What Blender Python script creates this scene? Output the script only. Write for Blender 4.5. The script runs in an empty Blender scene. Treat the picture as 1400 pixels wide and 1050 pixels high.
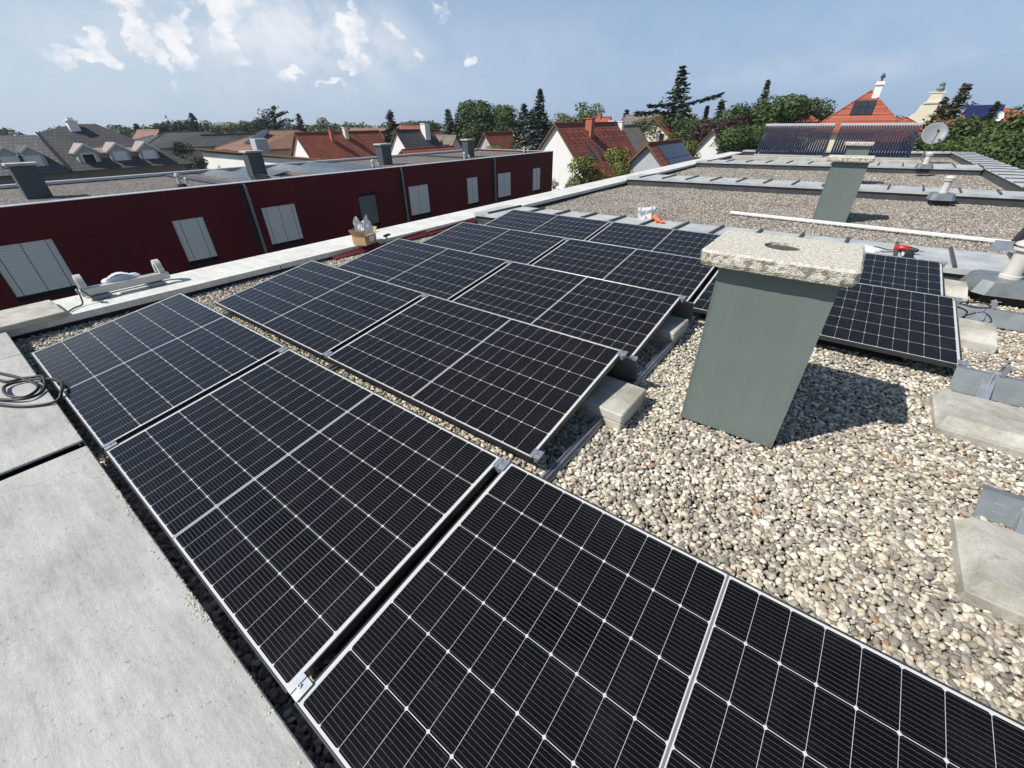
import bpy, bmesh, math, random
import numpy as np
from mathutils import Vector, Matrix, noise as mnoise
R = math.radians
rnd = random.Random(7)
C = bpy.context.scene.collection
scene = bpy.context.scene

# ------------------------------------------------------------------ helpers
def tag(o, label=None, cat=None, group=None, kind=None):
    if label: o['label'] = label
    if cat: o['category'] = cat
    if group: o['group'] = group
    if kind: o['kind'] = kind
    return o

def thing(name, label, cat, loc=(0, 0, 0), rot=(0, 0, 0), group=None):
    o = bpy.data.objects.new(name, None); C.objects.link(o)
    o.empty_display_size = .2
    o.location = loc; o.rotation_euler = rot
    return tag(o, label, cat, group)

class MB:
    """collects shapes, then links them as one mesh object"""
    def __init__(s): s.v = []; s.f = []; s.m = []
    def add(s, vs, fs, mi=0, M=None):
        n = len(s.v)
        for p in vs:
            p = Vector(p)
            s.v.append(tuple(M @ p) if M else tuple(p))
        for f in fs: s.f.append([i + n for i in f]); s.m.append(mi)
        return s
    def box(s, lo, hi, mi=0, M=None):
        x0, y0, z0 = lo; x1, y1, z1 = hi
        return s.add([(x0,y0,z0),(x1,y0,z0),(x1,y1,z0),(x0,y1,z0),(x0,y0,z1),(x1,y0,z1),(x1,y1,z1),(x0,y1,z1)],
                     [(3,2,1,0),(4,5,6,7),(0,1,5,4),(1,2,6,5),(2,3,7,6),(3,0,4,7)], mi, M)
    def bevbox(s, lo, hi, b, mi=0, M=None):
        """box with chamfered top and vertical edges"""
        x0, y0, z0 = lo; x1, y1, z1 = hi
        def ring(i, z):
            a = i
            return [(x0+a+b,y0+a,z),(x1-a-b,y0+a,z),(x1-a,y0+a+b,z),(x1-a,y1-a-b,z),(x1-a-b,y1-a,z),(x0+a+b,y1-a,z),(x0+a,y1-a-b,z),(x0+a,y0+a+b,z)]
        vs = ring(b, z0) + ring(0, z0+b) + ring(0, z1-b) + ring(b, z1)
        fs = [tuple(range(7,-1,-1)), tuple(range(24,32))]
        for k in range(3):
            for i in range(8):
                j = (i+1) % 8; fs.append((k*8+i, k*8+j, k*8+8+j, k*8+8+i))
        return s.add(vs, fs, mi, M)
    def prism(s, poly, z0, z1, mi=0, M=None):
        n = len(poly)
        vs = [(p[0], p[1], z0) for p in poly] + [(p[0], p[1], z1) for p in poly]
        fs = [tuple(range(n-1, -1, -1)), tuple(range(n, 2*n))] + [(i, (i+1) % n, n+(i+1) % n, n+i) for i in range(n)]
        return s.add(vs, fs, mi, M)
    def lathe(s, prof, n=20, mi=0, M=None, cap=True):
        vs = []
        for r, z in prof:
            for i in range(n):
                a = 2*math.pi*i/n; vs.append((r*math.cos(a), r*math.sin(a), z))
        fs = []
        for k in range(len(prof)-1):
            for i in range(n):
                j = (i+1) % n; fs.append((k*n+i, k*n+j, (k+1)*n+j, (k+1)*n+i))
        if cap:
            fs.append(tuple(range(n-1, -1, -1))); fs.append(tuple(range((len(prof)-1)*n, len(prof)*n)))
        return s.add(vs, fs, mi, M)
    def tube(s, pts, r, n=8, mi=0):
        pts = [Vector(p) for p in pts]; m = len(pts)
        rr = r if isinstance(r, (list, tuple)) else [r]*m
        up = Vector((0.13, 0.27, 1)).normalized(); vs = []
        for k, p in enumerate(pts):
            d = (pts[min(k+1, m-1)] - pts[max(k-1, 0)]).normalized()
            a = d.cross(up)
            if a.length < 1e-3: a = d.cross(Vector((1, 0, 0)))
            a.normalize(); b = a.cross(d)
            for i in range(n):
                t = 2*math.pi*i/n; vs.append(p + (a*math.cos(t) + b*math.sin(t))*rr[k])
        fs = [(k*n+i, k*n+(i+1) % n, (k+1)*n+(i+1) % n, (k+1)*n+i) for k in range(m-1) for i in range(n)]
        fs += [tuple(range(n-1, -1, -1)), tuple(range((m-1)*n, m*n))]
        return s.add(vs, fs, mi)
    def build(s, name, mats, parent=None, smooth=False, label=None):
        me = bpy.data.meshes.new(name); me.from_pydata(s.v, [], s.f)
        if not isinstance(mats, (list, tuple)): mats = [mats]
        for m in mats: me.materials.append(m)
        if len(mats) > 1: me.polygons.foreach_set('material_index', s.m)
        bm = bmesh.new(); bm.from_mesh(me); bmesh.ops.recalc_face_normals(bm, faces=bm.faces); bm.to_mesh(me); bm.free()
        if smooth: me.polygons.foreach_set('use_smooth', [True]*len(me.polygons))
        o = bpy.data.objects.new(name, me); C.objects.link(o)
        if parent: o.parent = parent
        if label: o['label'] = label
        return o

def catmull(pts, n=8):
    pts = [Vector(p) for p in pts]; out = []
    P = [pts[0]] + pts + [pts[-1]]
    for i in range(1, len(P)-2):
        for k in range(n):
            t = k/n; a, b, c, d = P[i-1], P[i], P[i+1], P[i+2]
            out.append(.5*((2*b) + (c-a)*t + (2*a-5*b+4*c-d)*t*t + (3*b-a-3*c+d)*t**3))
    out.append(pts[-1]); return out

def dup(root, loc, rot=None, label=None, scale=None, group=None):
    r = root.copy(); C.objects.link(r); r.location = loc
    if rot is not None: r.rotation_euler = rot
    if scale is not None: r.scale = scale
    if label: r['label'] = label
    if group: r['group'] = group
    for ch in list(root.children):
        c = ch.copy(); C.objects.link(c); c.parent = r
        for g in list(ch.children):
            d = g.copy(); C.objects.link(d); d.parent = c
    return r

def raw_mesh(name, V, F, mat, parent=None, smooth=False):
    """V (n,3) F (m,k) numpy -> object, fast"""
    me = bpy.data.meshes.new(name); k = F.shape[1]
    me.vertices.add(len(V)); me.vertices.foreach_set('co', V.astype(np.float32).ravel())
    me.loops.add(F.size); me.loops.foreach_set('vertex_index', F.astype(np.int32).ravel())
    me.polygons.add(len(F)); me.polygons.foreach_set('loop_start', np.arange(0, F.size, k, dtype=np.int32))
    if smooth: me.polygons.foreach_set('use_smooth', np.ones(len(F), dtype=bool))
    me.update(calc_edges=True); me.validate()
    me.materials.append(mat)
    o = bpy.data.objects.new(name, me); C.objects.link(o)
    if parent: o.parent = parent
    return o

# ------------------------------------------------------------------ node material helpers
class N:
    def __init__(s, name):
        s.mat = bpy.data.materials.new(name); s.mat.use_nodes = True
        s.t = s.mat.node_tree; s.nodes = s.t.nodes; s.links = s.t.links
        s.b = s.nodes['Principled BSDF']
        s._c = None
    def new(s, ty, **k):
        n = s.nodes.new(ty)
        for a, v in k.items(): setattr(n, a, v)
        return n
    def lk(s, a, b): s.links.new(a, b)
    def obj(s):
        if not s._c: s._c = s.new('ShaderNodeTexCoord').outputs['Object']
        return s._c
    def M(s, op, a, b=None, c=None, clamp=False):
        n = s.new('ShaderNodeMath', operation=op, use_clamp=clamp)
        for i, v in enumerate((a, b, c)):
            if v is None: continue
            if isinstance(v, (int, float)): n.inputs[i].default_value = v
            else: s.lk(v, n.inputs[i])
        return n.outputs[0]
    def noise(s, scale, detail=4, rough=.55, vec=None, out='Fac', stretch=None):
        v = vec or s.obj()
        if stretch:
            mp = s.new('ShaderNodeMapping'); mp.inputs['Scale'].default_value = stretch; s.lk(v, mp.inputs[0]); v = mp.outputs[0]
        n = s.new('ShaderNodeTexNoise'); n.inputs['Scale'].default_value = scale; n.inputs['Detail'].default_value = detail
        n.inputs['Roughness'].default_value = rough; s.lk(v, n.inputs['Vector'])
        return n.outputs[out]
    def ramp(s, f, stops, interp='LINEAR'):
        n = s.new('ShaderNodeValToRGB'); n.color_ramp.interpolation = interp
        el = n.color_ramp.elements
        while len(el) < len(stops): el.new(.5)
        for e, (p, c) in zip(el, stops): e.position = p; e.color = (*c, 1)
        s.lk(f, n.inputs[0]); return n.outputs[0]
    def mix(s, f, a, b, mode='MIX'):
        n = s.new('ShaderNodeMix', data_type='RGBA', blend_type=mode)
        for sock, v in ((n.inputs['Factor'], f), (n.inputs[6], a), (n.inputs[7], b)):
            if isinstance(v, (int, float)): sock.default_value = v
            elif isinstance(v, tuple): sock.default_value = (*v, 1)
            else: s.lk(v, sock)
        return n.outputs[2]
    def col(s, c):
        if isinstance(c, tuple): s.b.inputs['Base Color'].default_value = (*c, 1)
        else: s.lk(c, s.b.inputs['Base Color'])
    def bump(s, h, strength, dist=.01):
        n = s.new('ShaderNodeBump'); n.inputs['Strength'].default_value = strength; n.inputs['Distance'].default_value = dist
        s.lk(h, n.inputs['Height']); s.lk(n.outputs[0], s.b.inputs['Normal'])
    def set(s, rough=None, metal=None, spec=None):
        if rough is not None: s.b.inputs['Roughness'].default_value = rough
        if metal is not None: s.b.inputs['Metallic'].default_value = metal
        if spec is not None: s.b.inputs['Specular IOR Level'].default_value = spec

def simple(name, c1, c2=None, scale=4, rough=.7, metal=0, bump=None, detail=5, spec=None, stretch=None):
    n = N(name)
    if c2 is None: c2 = tuple(min(1, x*1.25) for x in c1)
    f = n.noise(scale, detail, stretch=stretch)
    n.col(n.ramp(f, [(.3, c1), (.7, c2)])); n.set(rough, metal, spec)
    if bump: n.bump(n.noise(bump[0], 4), bump[1], bump[2])
    return n.mat

def solar_mat():
    n = N('solar_laminate')
    sp = n.new('ShaderNodeSeparateXYZ'); n.lk(n.obj(), sp.inputs[0])
    x, y = sp.outputs[0], sp.outputs[1]
    ax = n.M('ABSOLUTE', n.M("SUBTRACT", x, .885)); u = n.M('SUBTRACT', ax, .0065)
    f = n.M('FRACT', n.M('DIVIDE', u, .0858)); dx = n.M('MULTIPLY', n.M('MINIMUM', f, n.M('SUBTRACT', 1., f)), .0858)
    vv = n.M('DIVIDE', n.M('ADD', n.M('SUBTRACT', y, .519), .5055), .1685); g = n.M('FRACT', vv)
    dy = n.M('MULTIPLY', n.M('MINIMUM', g, n.M('SUBTRACT', 1., g)), .1685)
    out = n.M('MAXIMUM', n.M('LESS_THAN', u, 0.), n.M('GREATER_THAN', u, .8590))
    out = n.M('MAXIMUM', out, n.M('GREATER_THAN', n.M('ABSOLUTE', n.M('SUBTRACT', y, .519)), .5055))
    w = n.M('MAXIMUM', n.M('LESS_THAN', dx, .0005), n.M('LESS_THAN', dy, .00095))
    w = n.M('MAXIMUM', w, n.M('LESS_THAN', n.M('ADD', dx, dy), .0066)); w = n.M('MAXIMUM', w, out)
    ribbon = n.M('LESS_THAN', ax, .0036)
    h = n.M('FRACT', n.M('MULTIPLY', g, 13.)); bus = n.M('LESS_THAN', n.M('ABSOLUTE', n.M('SUBTRACT', h, .5)), .026)
    # faint solder points along every wire
    fb = n.M('FRACT', n.M('MULTIPLY', u, 1/.014)); pad = n.M('MULTIPLY', n.M('LESS_THAN', n.M('ABSOLUTE', n.M('SUBTRACT', h, .5)), .055), n.M('LESS_THAN', fb, .055))
    tone = n.noise(2.2, 3)
    cell = n.ramp(tone, [(.3, (.0034, .0031, .0034)), (.7, (.0050, .0047, .0052))])
    c = n.mix(n.M('MAXIMUM', bus, pad), cell, (.13, .128, .122)); c = n.mix(w, c, (.56, .56, .545)); c = n.mix(ribbon, c, (.17, .175, .185))
    # thin film of dust with a shape of its own
    d = n.ramp(n.noise(3.1, 6, .65), [(.52, (0, 0, 0)), (.85, (1, 1, 1))])
    d2 = n.ramp(n.noise(38, 5, .7), [(.60, (0, 0, 0)), (.74, (1, 1, 1))]); sep = n.M('ADD', n.M('MULTIPLY', d, .03), n.M('MULTIPLY', d2, .035)); c = n.mix(sep, c, (.35, .32, .28))
    n.col(c); n.lk(n.ramp(n.noise(5, 6, .7), [(.35, (.09, .09, .09)), (.75, (.24, .24, .24))]), n.b.inputs['Roughness']); n.set(None, 0, .30)
    n.bump(n.noise(420, 2), .05, .002)
    return n.mat

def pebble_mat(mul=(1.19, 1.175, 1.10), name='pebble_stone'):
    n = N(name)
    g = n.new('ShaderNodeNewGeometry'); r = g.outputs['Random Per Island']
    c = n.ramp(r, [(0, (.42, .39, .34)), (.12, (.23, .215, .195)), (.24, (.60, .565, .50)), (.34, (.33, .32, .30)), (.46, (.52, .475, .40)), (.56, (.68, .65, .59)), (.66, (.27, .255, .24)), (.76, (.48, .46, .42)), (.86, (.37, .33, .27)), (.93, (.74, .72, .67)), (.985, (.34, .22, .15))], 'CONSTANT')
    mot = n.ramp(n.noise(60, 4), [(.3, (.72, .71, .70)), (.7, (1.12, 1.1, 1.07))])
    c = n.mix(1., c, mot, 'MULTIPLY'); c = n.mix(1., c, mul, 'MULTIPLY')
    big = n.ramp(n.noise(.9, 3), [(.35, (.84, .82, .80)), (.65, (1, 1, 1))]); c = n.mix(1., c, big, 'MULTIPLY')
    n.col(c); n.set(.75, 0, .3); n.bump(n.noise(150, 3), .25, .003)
    return n.mat

def gravel_surface(name, sc=32, mul=1.):
    n = N(name)
    v = n.new('ShaderNodeTexVoronoi'); v.inputs['Scale'].default_value = sc; n.lk(n.obj(), v.inputs['Vector'])
    sp = n.new('ShaderNodeSeparateColor'); n.lk(v.outputs['Color'], sp.inputs[0])
    k = lambda *c: tuple(x*mul for x in c)
    c = n.ramp(sp.outputs[0], [(0, k(.13, .115, .10)), (.3, k(.27, .24, .21)), (.55, k(.38, .35, .30)), (.8, k(.20, .18, .165)), (.93, k(.56, .52, .46))], 'CONSTANT')
    c = n.mix(1., c, n.ramp(n.noise(1.1, 3), [(.3, (.82, .80, .78)), (.7, (1, 1, 1))]), 'MULTIPLY')
    n.col(c); n.set(.85)
    n.bump(n.M('SUBTRACT', 1., v.outputs['Distance']), 1., .02)
    return n.mat

def tile_mat(name, c1, c2, row=.33, colw=.28, dirt=.5):
    n = N(name)
    sp = n.new('ShaderNodeSeparateXYZ'); n.lk(n.obj(), sp.inputs[0])
    cb = n.new('ShaderNodeCombineXYZ'); n.lk(n.M('ADD', sp.outputs[1], n.M('MULTIPLY', sp.outputs[0], .02)), cb.inputs[0]); n.lk(n.M('MULTIPLY', sp.outputs[2], 1.3), cb.inputs[1])
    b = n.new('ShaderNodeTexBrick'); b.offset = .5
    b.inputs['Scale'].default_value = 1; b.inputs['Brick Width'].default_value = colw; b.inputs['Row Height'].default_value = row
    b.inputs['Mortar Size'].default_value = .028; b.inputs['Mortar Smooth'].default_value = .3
    b.inputs['Color1'].default_value = (*c1, 1); b.inputs['Color2'].default_value = (*c2, 1); b.inputs['Mortar'].default_value = (*[x*.45 for x in c1], 1)  # tile joints, darkened to paint in the shade at row edges
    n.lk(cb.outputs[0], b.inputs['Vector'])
    f = n.ramp(n.noise(.7, 5), [(.3, tuple([1-dirt*.6]*3)), (.7, (1, 1, 1))])
    n.col(n.mix(1., b.outputs['Color'], f, 'MULTIPLY')); n.set(.8)
    saw = n.M('FRACT', n.M('DIVIDE', n.M('MULTIPLY', sp.outputs[2], -1.3), row))
    n.bump(saw, .8, .06)
    return n.mat

def leaf_mat(name, c1, c2, c3):
    n = N(name)
    g = n.new('ShaderNodeNewGeometry')
    c = n.ramp(g.outputs['Random Per Island'], [(0, c1), (.5, c2), (1, c3)])
    c = n.mix(1., c, n.ramp(n.noise(.8, 3), [(.35, (.62, .66, .62)), (.65, (1.1, 1.08, 1))]), 'MULTIPLY')
    n.col(c); n.set(.7, 0, .25)
    return n.mat

def duct_mat():
    n = N('grey_green_sheet')
    c = n.ramp(n.noise(1.7, 6), [(.3, (.135, .165, .152)), (.7, (.158, .188, .174))])
    st = n.ramp(n.noise(6, 5, .7, stretch=(2.6, 2.6, .12)), [(.42, (.965, .97, .965)), (.62, (1.03, 1.03, 1.03))]); c = n.mix(1., c, st, 'MULTIPLY')
    sp = n.ramp(n.noise(34, 4, .7), [(.70, (0, 0, 0)), (.76, (1, 1, 1))]); c = n.mix(n.M('MULTIPLY', sp, .45), c, (.07, .085, .08))
    d = n.ramp(n.noise(95, 2), [(.76, (0, 0, 0)), (.79, (1, 1, 1))]); c = n.mix(n.M('MULTIPLY', d, .5), c, (.34, .36, .34))
    n.col(c); n.set(.40, 0, .5); n.bump(n.noise(2.4, 2), .35, .02)
    return n.mat
def paver_mat():
    n = N('concrete_paver')
    a = n.noise(6, 9, .75); b = n.noise(2.6, 6, .65)
    c = n.ramp(n.M('ADD', n.M('MULTIPLY', a, .6), n.M('MULTIPLY', b, .4)), [(.36, (.27, .255, .205)), (.48, (.42, .405, .35)), (.58, (.54, .525, .465))])
    po = n.new('ShaderNodeTexVoronoi'); po.inputs['Scale'].default_value = 120; n.lk(n.obj(), po.inputs['Vector'])
    c = n.mix(n.M('MULTIPLY', n.M('LESS_THAN', po.outputs['Distance'], .2), .55), c, (.15, .14, .115))
    mo = n.ramp(n.noise(14, 6, .75), [(.60, (0, 0, 0)), (.68, (1, 1, 1))]); c = n.mix(n.M('MULTIPLY', mo, .5), c, (.19, .18, .13))
    n.col(c); n.set(.9, 0, .25); n.bump(n.M('ADD', n.noise(110, 5, .7), n.M('MULTIPLY', a, 1.5)), .6, .005)
    return n.mat
MAT = dict(
    solar=solar_mat(), pebble=pebble_mat(), shaded_pebble=pebble_mat((.80, .79, .775), 'shaded_pebble_stone'),  # second pebble darkened: shade between far stones put into its colour
    frame=simple('dark_anodised_frame', (.030, .030, .032), (.040, .040, .042), 8, .28, .0, spec=.6), silver=simple('anodised_profile', (.50, .51, .52), (.58, .59, .60), 8, .42, .3),
    clamp=simple('bright_aluminium', (.36, .39, .42), (.50, .53, .56), 20, .32, .6),
    zinc=simple('galvanised_sheet', (.17, .195, .20), (.26, .285, .285), 9, .42, .35, detail=6),
    zinc_paint=simple('weathered_zinc', (.36, .375, .368), (.56, .575, .565), 3.5, .5, .0, detail=7),
    dark_zinc=simple('dark_sheet', (.055, .06, .065), (.09, .095, .10), 5, .5, .2),
    rail=simple('mill_aluminium', (.40, .42, .44), (.52, .54, .56), 6, .4, .8),
    black_cable=simple('black_rubber', (.012, .012, .013), (.02, .02, .02), 30, .5),
    bitumen=simple('bitumen', (.02, .02, .021), (.035, .034, .033), 12, .85, bump=(60, .5, .01)),
    paver=paver_mat(),
    duct=duct_mat(),
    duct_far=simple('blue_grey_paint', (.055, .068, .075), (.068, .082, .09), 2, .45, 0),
    white_paint=simple('white_enamel', (.74, .74, .72), (.80, .80, .78), 5, .4),
    cream=simple('cream_plastic', (.52, .50, .45), (.60, .58, .53), 9, .5),
    card=simple('corrugated_card', (.42, .27, .14), (.50, .33, .18), 12, .85),
    plastic_bag=simple('clear_film', (.66, .68, .70), (.84, .86, .88), 12, .25, bump=(18, .8, .02)),
    red_board=simple('maroon_board', (.12, .012, .016), (.16, .018, .022), 5, .55),
    white_wall=simple('white_render', (.78, .77, .74), (.83, .82, .79), 1.2, .9),
    cream_wall=simple('cream_render', (.68, .63, .48), (.74, .69, .54), 1.2, .9),
    yellow_wall=simple('yellow_render', (.72, .74, .16), (.78, .78, .22), 1.2, .9),
    brown_wall=simple('brown_render', (.17, .145, .13), (.21, .18, .16), 1.2, .9),
    grey_wall=simple('grey_render', (.42, .40, .37), (.50, .48, .45), 1.2, .9),
    shade_wall=simple('blue_grey_render', (.42, .44, .47), (.48, .50, .52), 1.2, .9),
    wood=simple('brown_wood', (.12, .062, .035), (.17, .09, .05), 6, .7),
    bark=simple('bark', (.06, .045, .032), (.11, .085, .06), 9, .95),
    glass=simple('window_glass', (.02, .025, .03), (.03, .035, .04), 2, .06),
    dark=simple('dark_recess', (.012, .012, .014), (.02, .02, .022), 4, .6),
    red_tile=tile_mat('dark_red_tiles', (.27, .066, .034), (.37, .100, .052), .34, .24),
    orange_tile=tile_mat('orange_tiles', (.25, .135, .085), (.31, .17, .11), .3, .22, .3),
    bright_tile=tile_mat('bright_orange_tiles', (.36, .092, .048), (.43, .122, .064), .36, .3, .3),
    slate=tile_mat('charcoal_tiles', (.055, .057, .06), (.085, .086, .088), .3, .3, .3),
    slate_light=tile_mat('grey_tiles', (.11, .112, .115), (.15, .15, .15), .3, .3, .3),
    brown_tile=tile_mat('brown_grey_tiles', (.20, .17, .14), (.26, .225, .19), .25, .3, .4),
    brick=simple('red_brick', (.36, .10, .055), (.45, .15, .08), 10, .85),
    pvblue=simple('blue_panel', (.012, .022, .07), (.02, .03, .09), 2, .15),
    tube=simple('vacuum_tube_glass', (.008, .010, .028), (.014, .017, .04), 3, .07, 0),
    dish=simple('grey_dish_paint', (.24, .25, .265), (.27, .28, .295), 6, .45),
    roof_gravel=gravel_surface('roof_gravel_bed', 30), maroon_gravel=gravel_surface('weathered_roof_gravel', 24, .62), far_gravel=gravel_surface('far_roof_gravel', 22, .95),
    soil=simple('gravel_bed', (.10, .09, .075), (.16, .145, .125), 30, .95),
    orange_glove=simple('orange_fabric', (.62, .13, .05), (.72, .2, .09), 20, .8),
    red_plastic=simple('red_plastic', (.42, .02, .02), (.5, .03, .03), 9, .4),
    pinkroof=simple('brown_pink_sheet', (.27, .205, .185), (.33, .26, .235), 3, .6),
)
def coping_mat(k=1., soft=0.):
    n = N('fibre_cement_coping')
    a = n.noise(1.9, 9, .72); b = n.noise(7, 8, .72, stretch=(.55, 3.4, 1)); e = n.noise(48, 6, .7, stretch=(.6, 1.6, 1)); f = n.M('ADD', n.M('ADD', n.M('MULTIPLY', a, .42), n.M('MULTIPLY', b, .36)), n.M('MULTIPLY', e, .22))
    c = n.ramp(f, [(.36-soft*.5, (.24*k, .238*k, .215*k)), (.48-soft, (.345*k, .343*k, .315*k)), (.60-soft*.3, (.475*k, .473*k, .44*k))])
    sp = n.ramp(n.noise(70, 3), [(.28, (.62, .60, .56)), (.36, (1, 1, 1))]); c = n.mix(1., c, sp, 'MULTIPLY')
    vo = n.new('ShaderNodeTexVoronoi', feature='DISTANCE_TO_EDGE'); vo.inputs['Scale'].default_value = 1.15
    wp = n.new('ShaderNodeMix', data_type='VECTOR'); wp.inputs['Factor'].default_value = .25; n.lk(n.obj(), wp.inputs[4]); n.lk(n.noise(3, 5, out='Color'), wp.inputs[5]); n.lk(wp.outputs[1], vo.inputs['Vector'])
    cr = n.M('MULTIPLY', n.M('LESS_THAN', vo.outputs['Distance'], .0022), n.M('GREATER_THAN', n.noise(.8, 2), .62)); c = n.mix(n.M('MULTIPLY', cr, .3), c, (.12, .115, .10))
    po = n.new('ShaderNodeTexVoronoi'); po.inputs['Scale'].default_value = 95; n.lk(n.obj(), po.inputs['Vector']); c = n.mix(n.M('MULTIPLY', n.M('LESS_THAN', po.outputs['Distance'], .11), .6), c, (.13, .125, .11))
    n.col(c); n.set(.72, 0, .35); n.bump(n.M('ADD', n.noise(140, 5), n.M('MULTIPLY', b, 1.2)), .4, .004)
    return n.mat
def rough_concrete():
    n = N('washed_concrete')
    a = n.noise(55, 6, .7); c = n.ramp(a, [(.3, (.30, .275, .21)), (.45, (.55, .515, .43)), (.62, (.72, .69, .60))])
    v = n.new('ShaderNodeTexVoronoi'); v.inputs['Scale'].default_value = 130; n.lk(n.obj(), v.inputs['Vector'])
    c = n.mix(n.M('LESS_THAN', v.outputs['Distance'], .22), c, (.30, .27, .22))
    # grey-black weathering and ochre lichen on the sides
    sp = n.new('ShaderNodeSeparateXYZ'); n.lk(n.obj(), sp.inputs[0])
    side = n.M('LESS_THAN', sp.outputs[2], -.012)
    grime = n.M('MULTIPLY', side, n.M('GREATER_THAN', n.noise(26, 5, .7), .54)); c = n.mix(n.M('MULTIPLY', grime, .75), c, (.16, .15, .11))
    lich = n.M('MULTIPLY', side, n.M('GREATER_THAN', n.noise(24, 3, .6), .68)); c = n.mix(lich, c, (.50, .30, .05))
    n.col(c); n.set(.95, 0, .2); n.bump(n.M('ADD', a, n.M('MULTIPLY', v.outputs['Distance'], .6)), .9, .006)
    return n.mat
def clad_mat():
    n = N('maroon_cladding')
    sp = n.new('ShaderNodeSeparateXYZ'); n.lk(n.obj(), sp.inputs[0])
    y, z = sp.outputs[1], sp.outputs[2]
    fy = n.M('FRACT', n.M('DIVIDE', n.M('ADD', y, 40.), 1.22)); fz = n.M('FRACT', n.M('DIVIDE', n.M('ADD', z, 20.66), 1.32))
    seam = n.M('MAXIMUM', n.M('LESS_THAN', fy, .008), n.M('LESS_THAN', fz, .008))
    wn = n.new('ShaderNodeTexWhiteNoise', noise_dimensions='2D')
    cb = n.new('ShaderNodeCombineXYZ'); n.lk(n.M('FLOOR', n.M('DIVIDE', n.M('ADD', y, 40.), 1.22)), cb.inputs[0]); n.lk(n.M('FLOOR', n.M('DIVIDE', n.M('ADD', z, 20.66), 1.32)), cb.inputs[1])
    n.lk(cb.outputs[0], wn.inputs['Vector'])
    c = n.mix(wn.outputs['Value'], (.105, .0090, .0125), (.125, .0115, .0155))
    c = n.mix(1., c, n.ramp(n.noise(2.5, 6, stretch=(1, 3, .4)), [(.3, (.85, .85, .85)), (.7, (1.05, 1.05, 1.05))]), 'MULTIPLY')
    c = n.mix(seam, c, (.02, .004, .004)); n.col(c); n.set(.55, 0, .2)
    return n.mat
def blind_mat():
    n = N('aluminium_blind')
    sp = n.new('ShaderNodeSeparateXYZ'); n.lk(n.obj(), sp.inputs[0])
    f = n.M('FRACT', n.M('DIVIDE', n.M('ADD', sp.outputs[2], 20.), .055))
    c = n.ramp(f, [(0, (.50, .51, .53)), (.2, (.82, .81, .82)), (.9, (.86, .865, .87)), (1, (.52, .53, .55))])
    n.col(c); n.set(.45, .1); n.bump(f, .6, .012)
    return n.mat
MAT['crumb'] = simple('pale_crumbs', (.42, .39, .32), (.66, .62, .54), 60, .95); MAT['litter'] = simple('dry_leaf', (.14, .055, .02), (.30, .14, .05), 40, .85); MAT['flue'] = simple('flue_grit', (.03, .028, .025), (.13, .12, .105), 90, .95, detail=3); MAT['coping'] = coping_mat(1.04, .03); MAT['coping_light'] = coping_mat(1.55, .07); MAT['cap'] = rough_concrete(); MAT['clad'] = clad_mat(); MAT['blind'] = blind_mat()

# ------------------------------------------------------------------ camera
CAMP = Vector((4.43003, -.02473, 1.39087))
Rm = [[.80115, .59838, -.01004], [-.31378, .43428, .84436], [-.50961, .67331, -.53568]]
cam = bpy.data.cameras.new('camera'); co = bpy.data.objects.new('camera', cam); C.objects.link(co)
M3 = Matrix(((Rm[0][0], Rm[1][0], -Rm[2][0]), (Rm[0][1], Rm[1][1], -Rm[2][1]), (Rm[0][2], Rm[1][2], -Rm[2][2])))
co.matrix_world = Matrix.Translation(CAMP) @ M3.to_4x4()
cam.sensor_width = 36; cam.lens = 36*565.118/1400; cam.clip_start = .02; cam.clip_end = 6000
scene.camera = co

# ------------------------------------------------------------------ light and sky
SUN_EL, SUN_DIR = R(46.5), Vector((-.60, -.80))     # horizontal direction towards the sun
sd = Vector((SUN_DIR.x*math.cos(SUN_EL), SUN_DIR.y*math.cos(SUN_EL), math.sin(SUN_EL)))
sl = bpy.data.lights.new('sun', 'SUN'); sl.energy = 4.3; sl.angle = R(.53); sl.color = (1, .955, .89)
so = bpy.data.objects.new('sun', sl); C.objects.link(so); so.location = (-20, -20, 30)
so.rotation_euler = sd.to_track_quat('Z', 'Y').to_euler()

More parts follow.
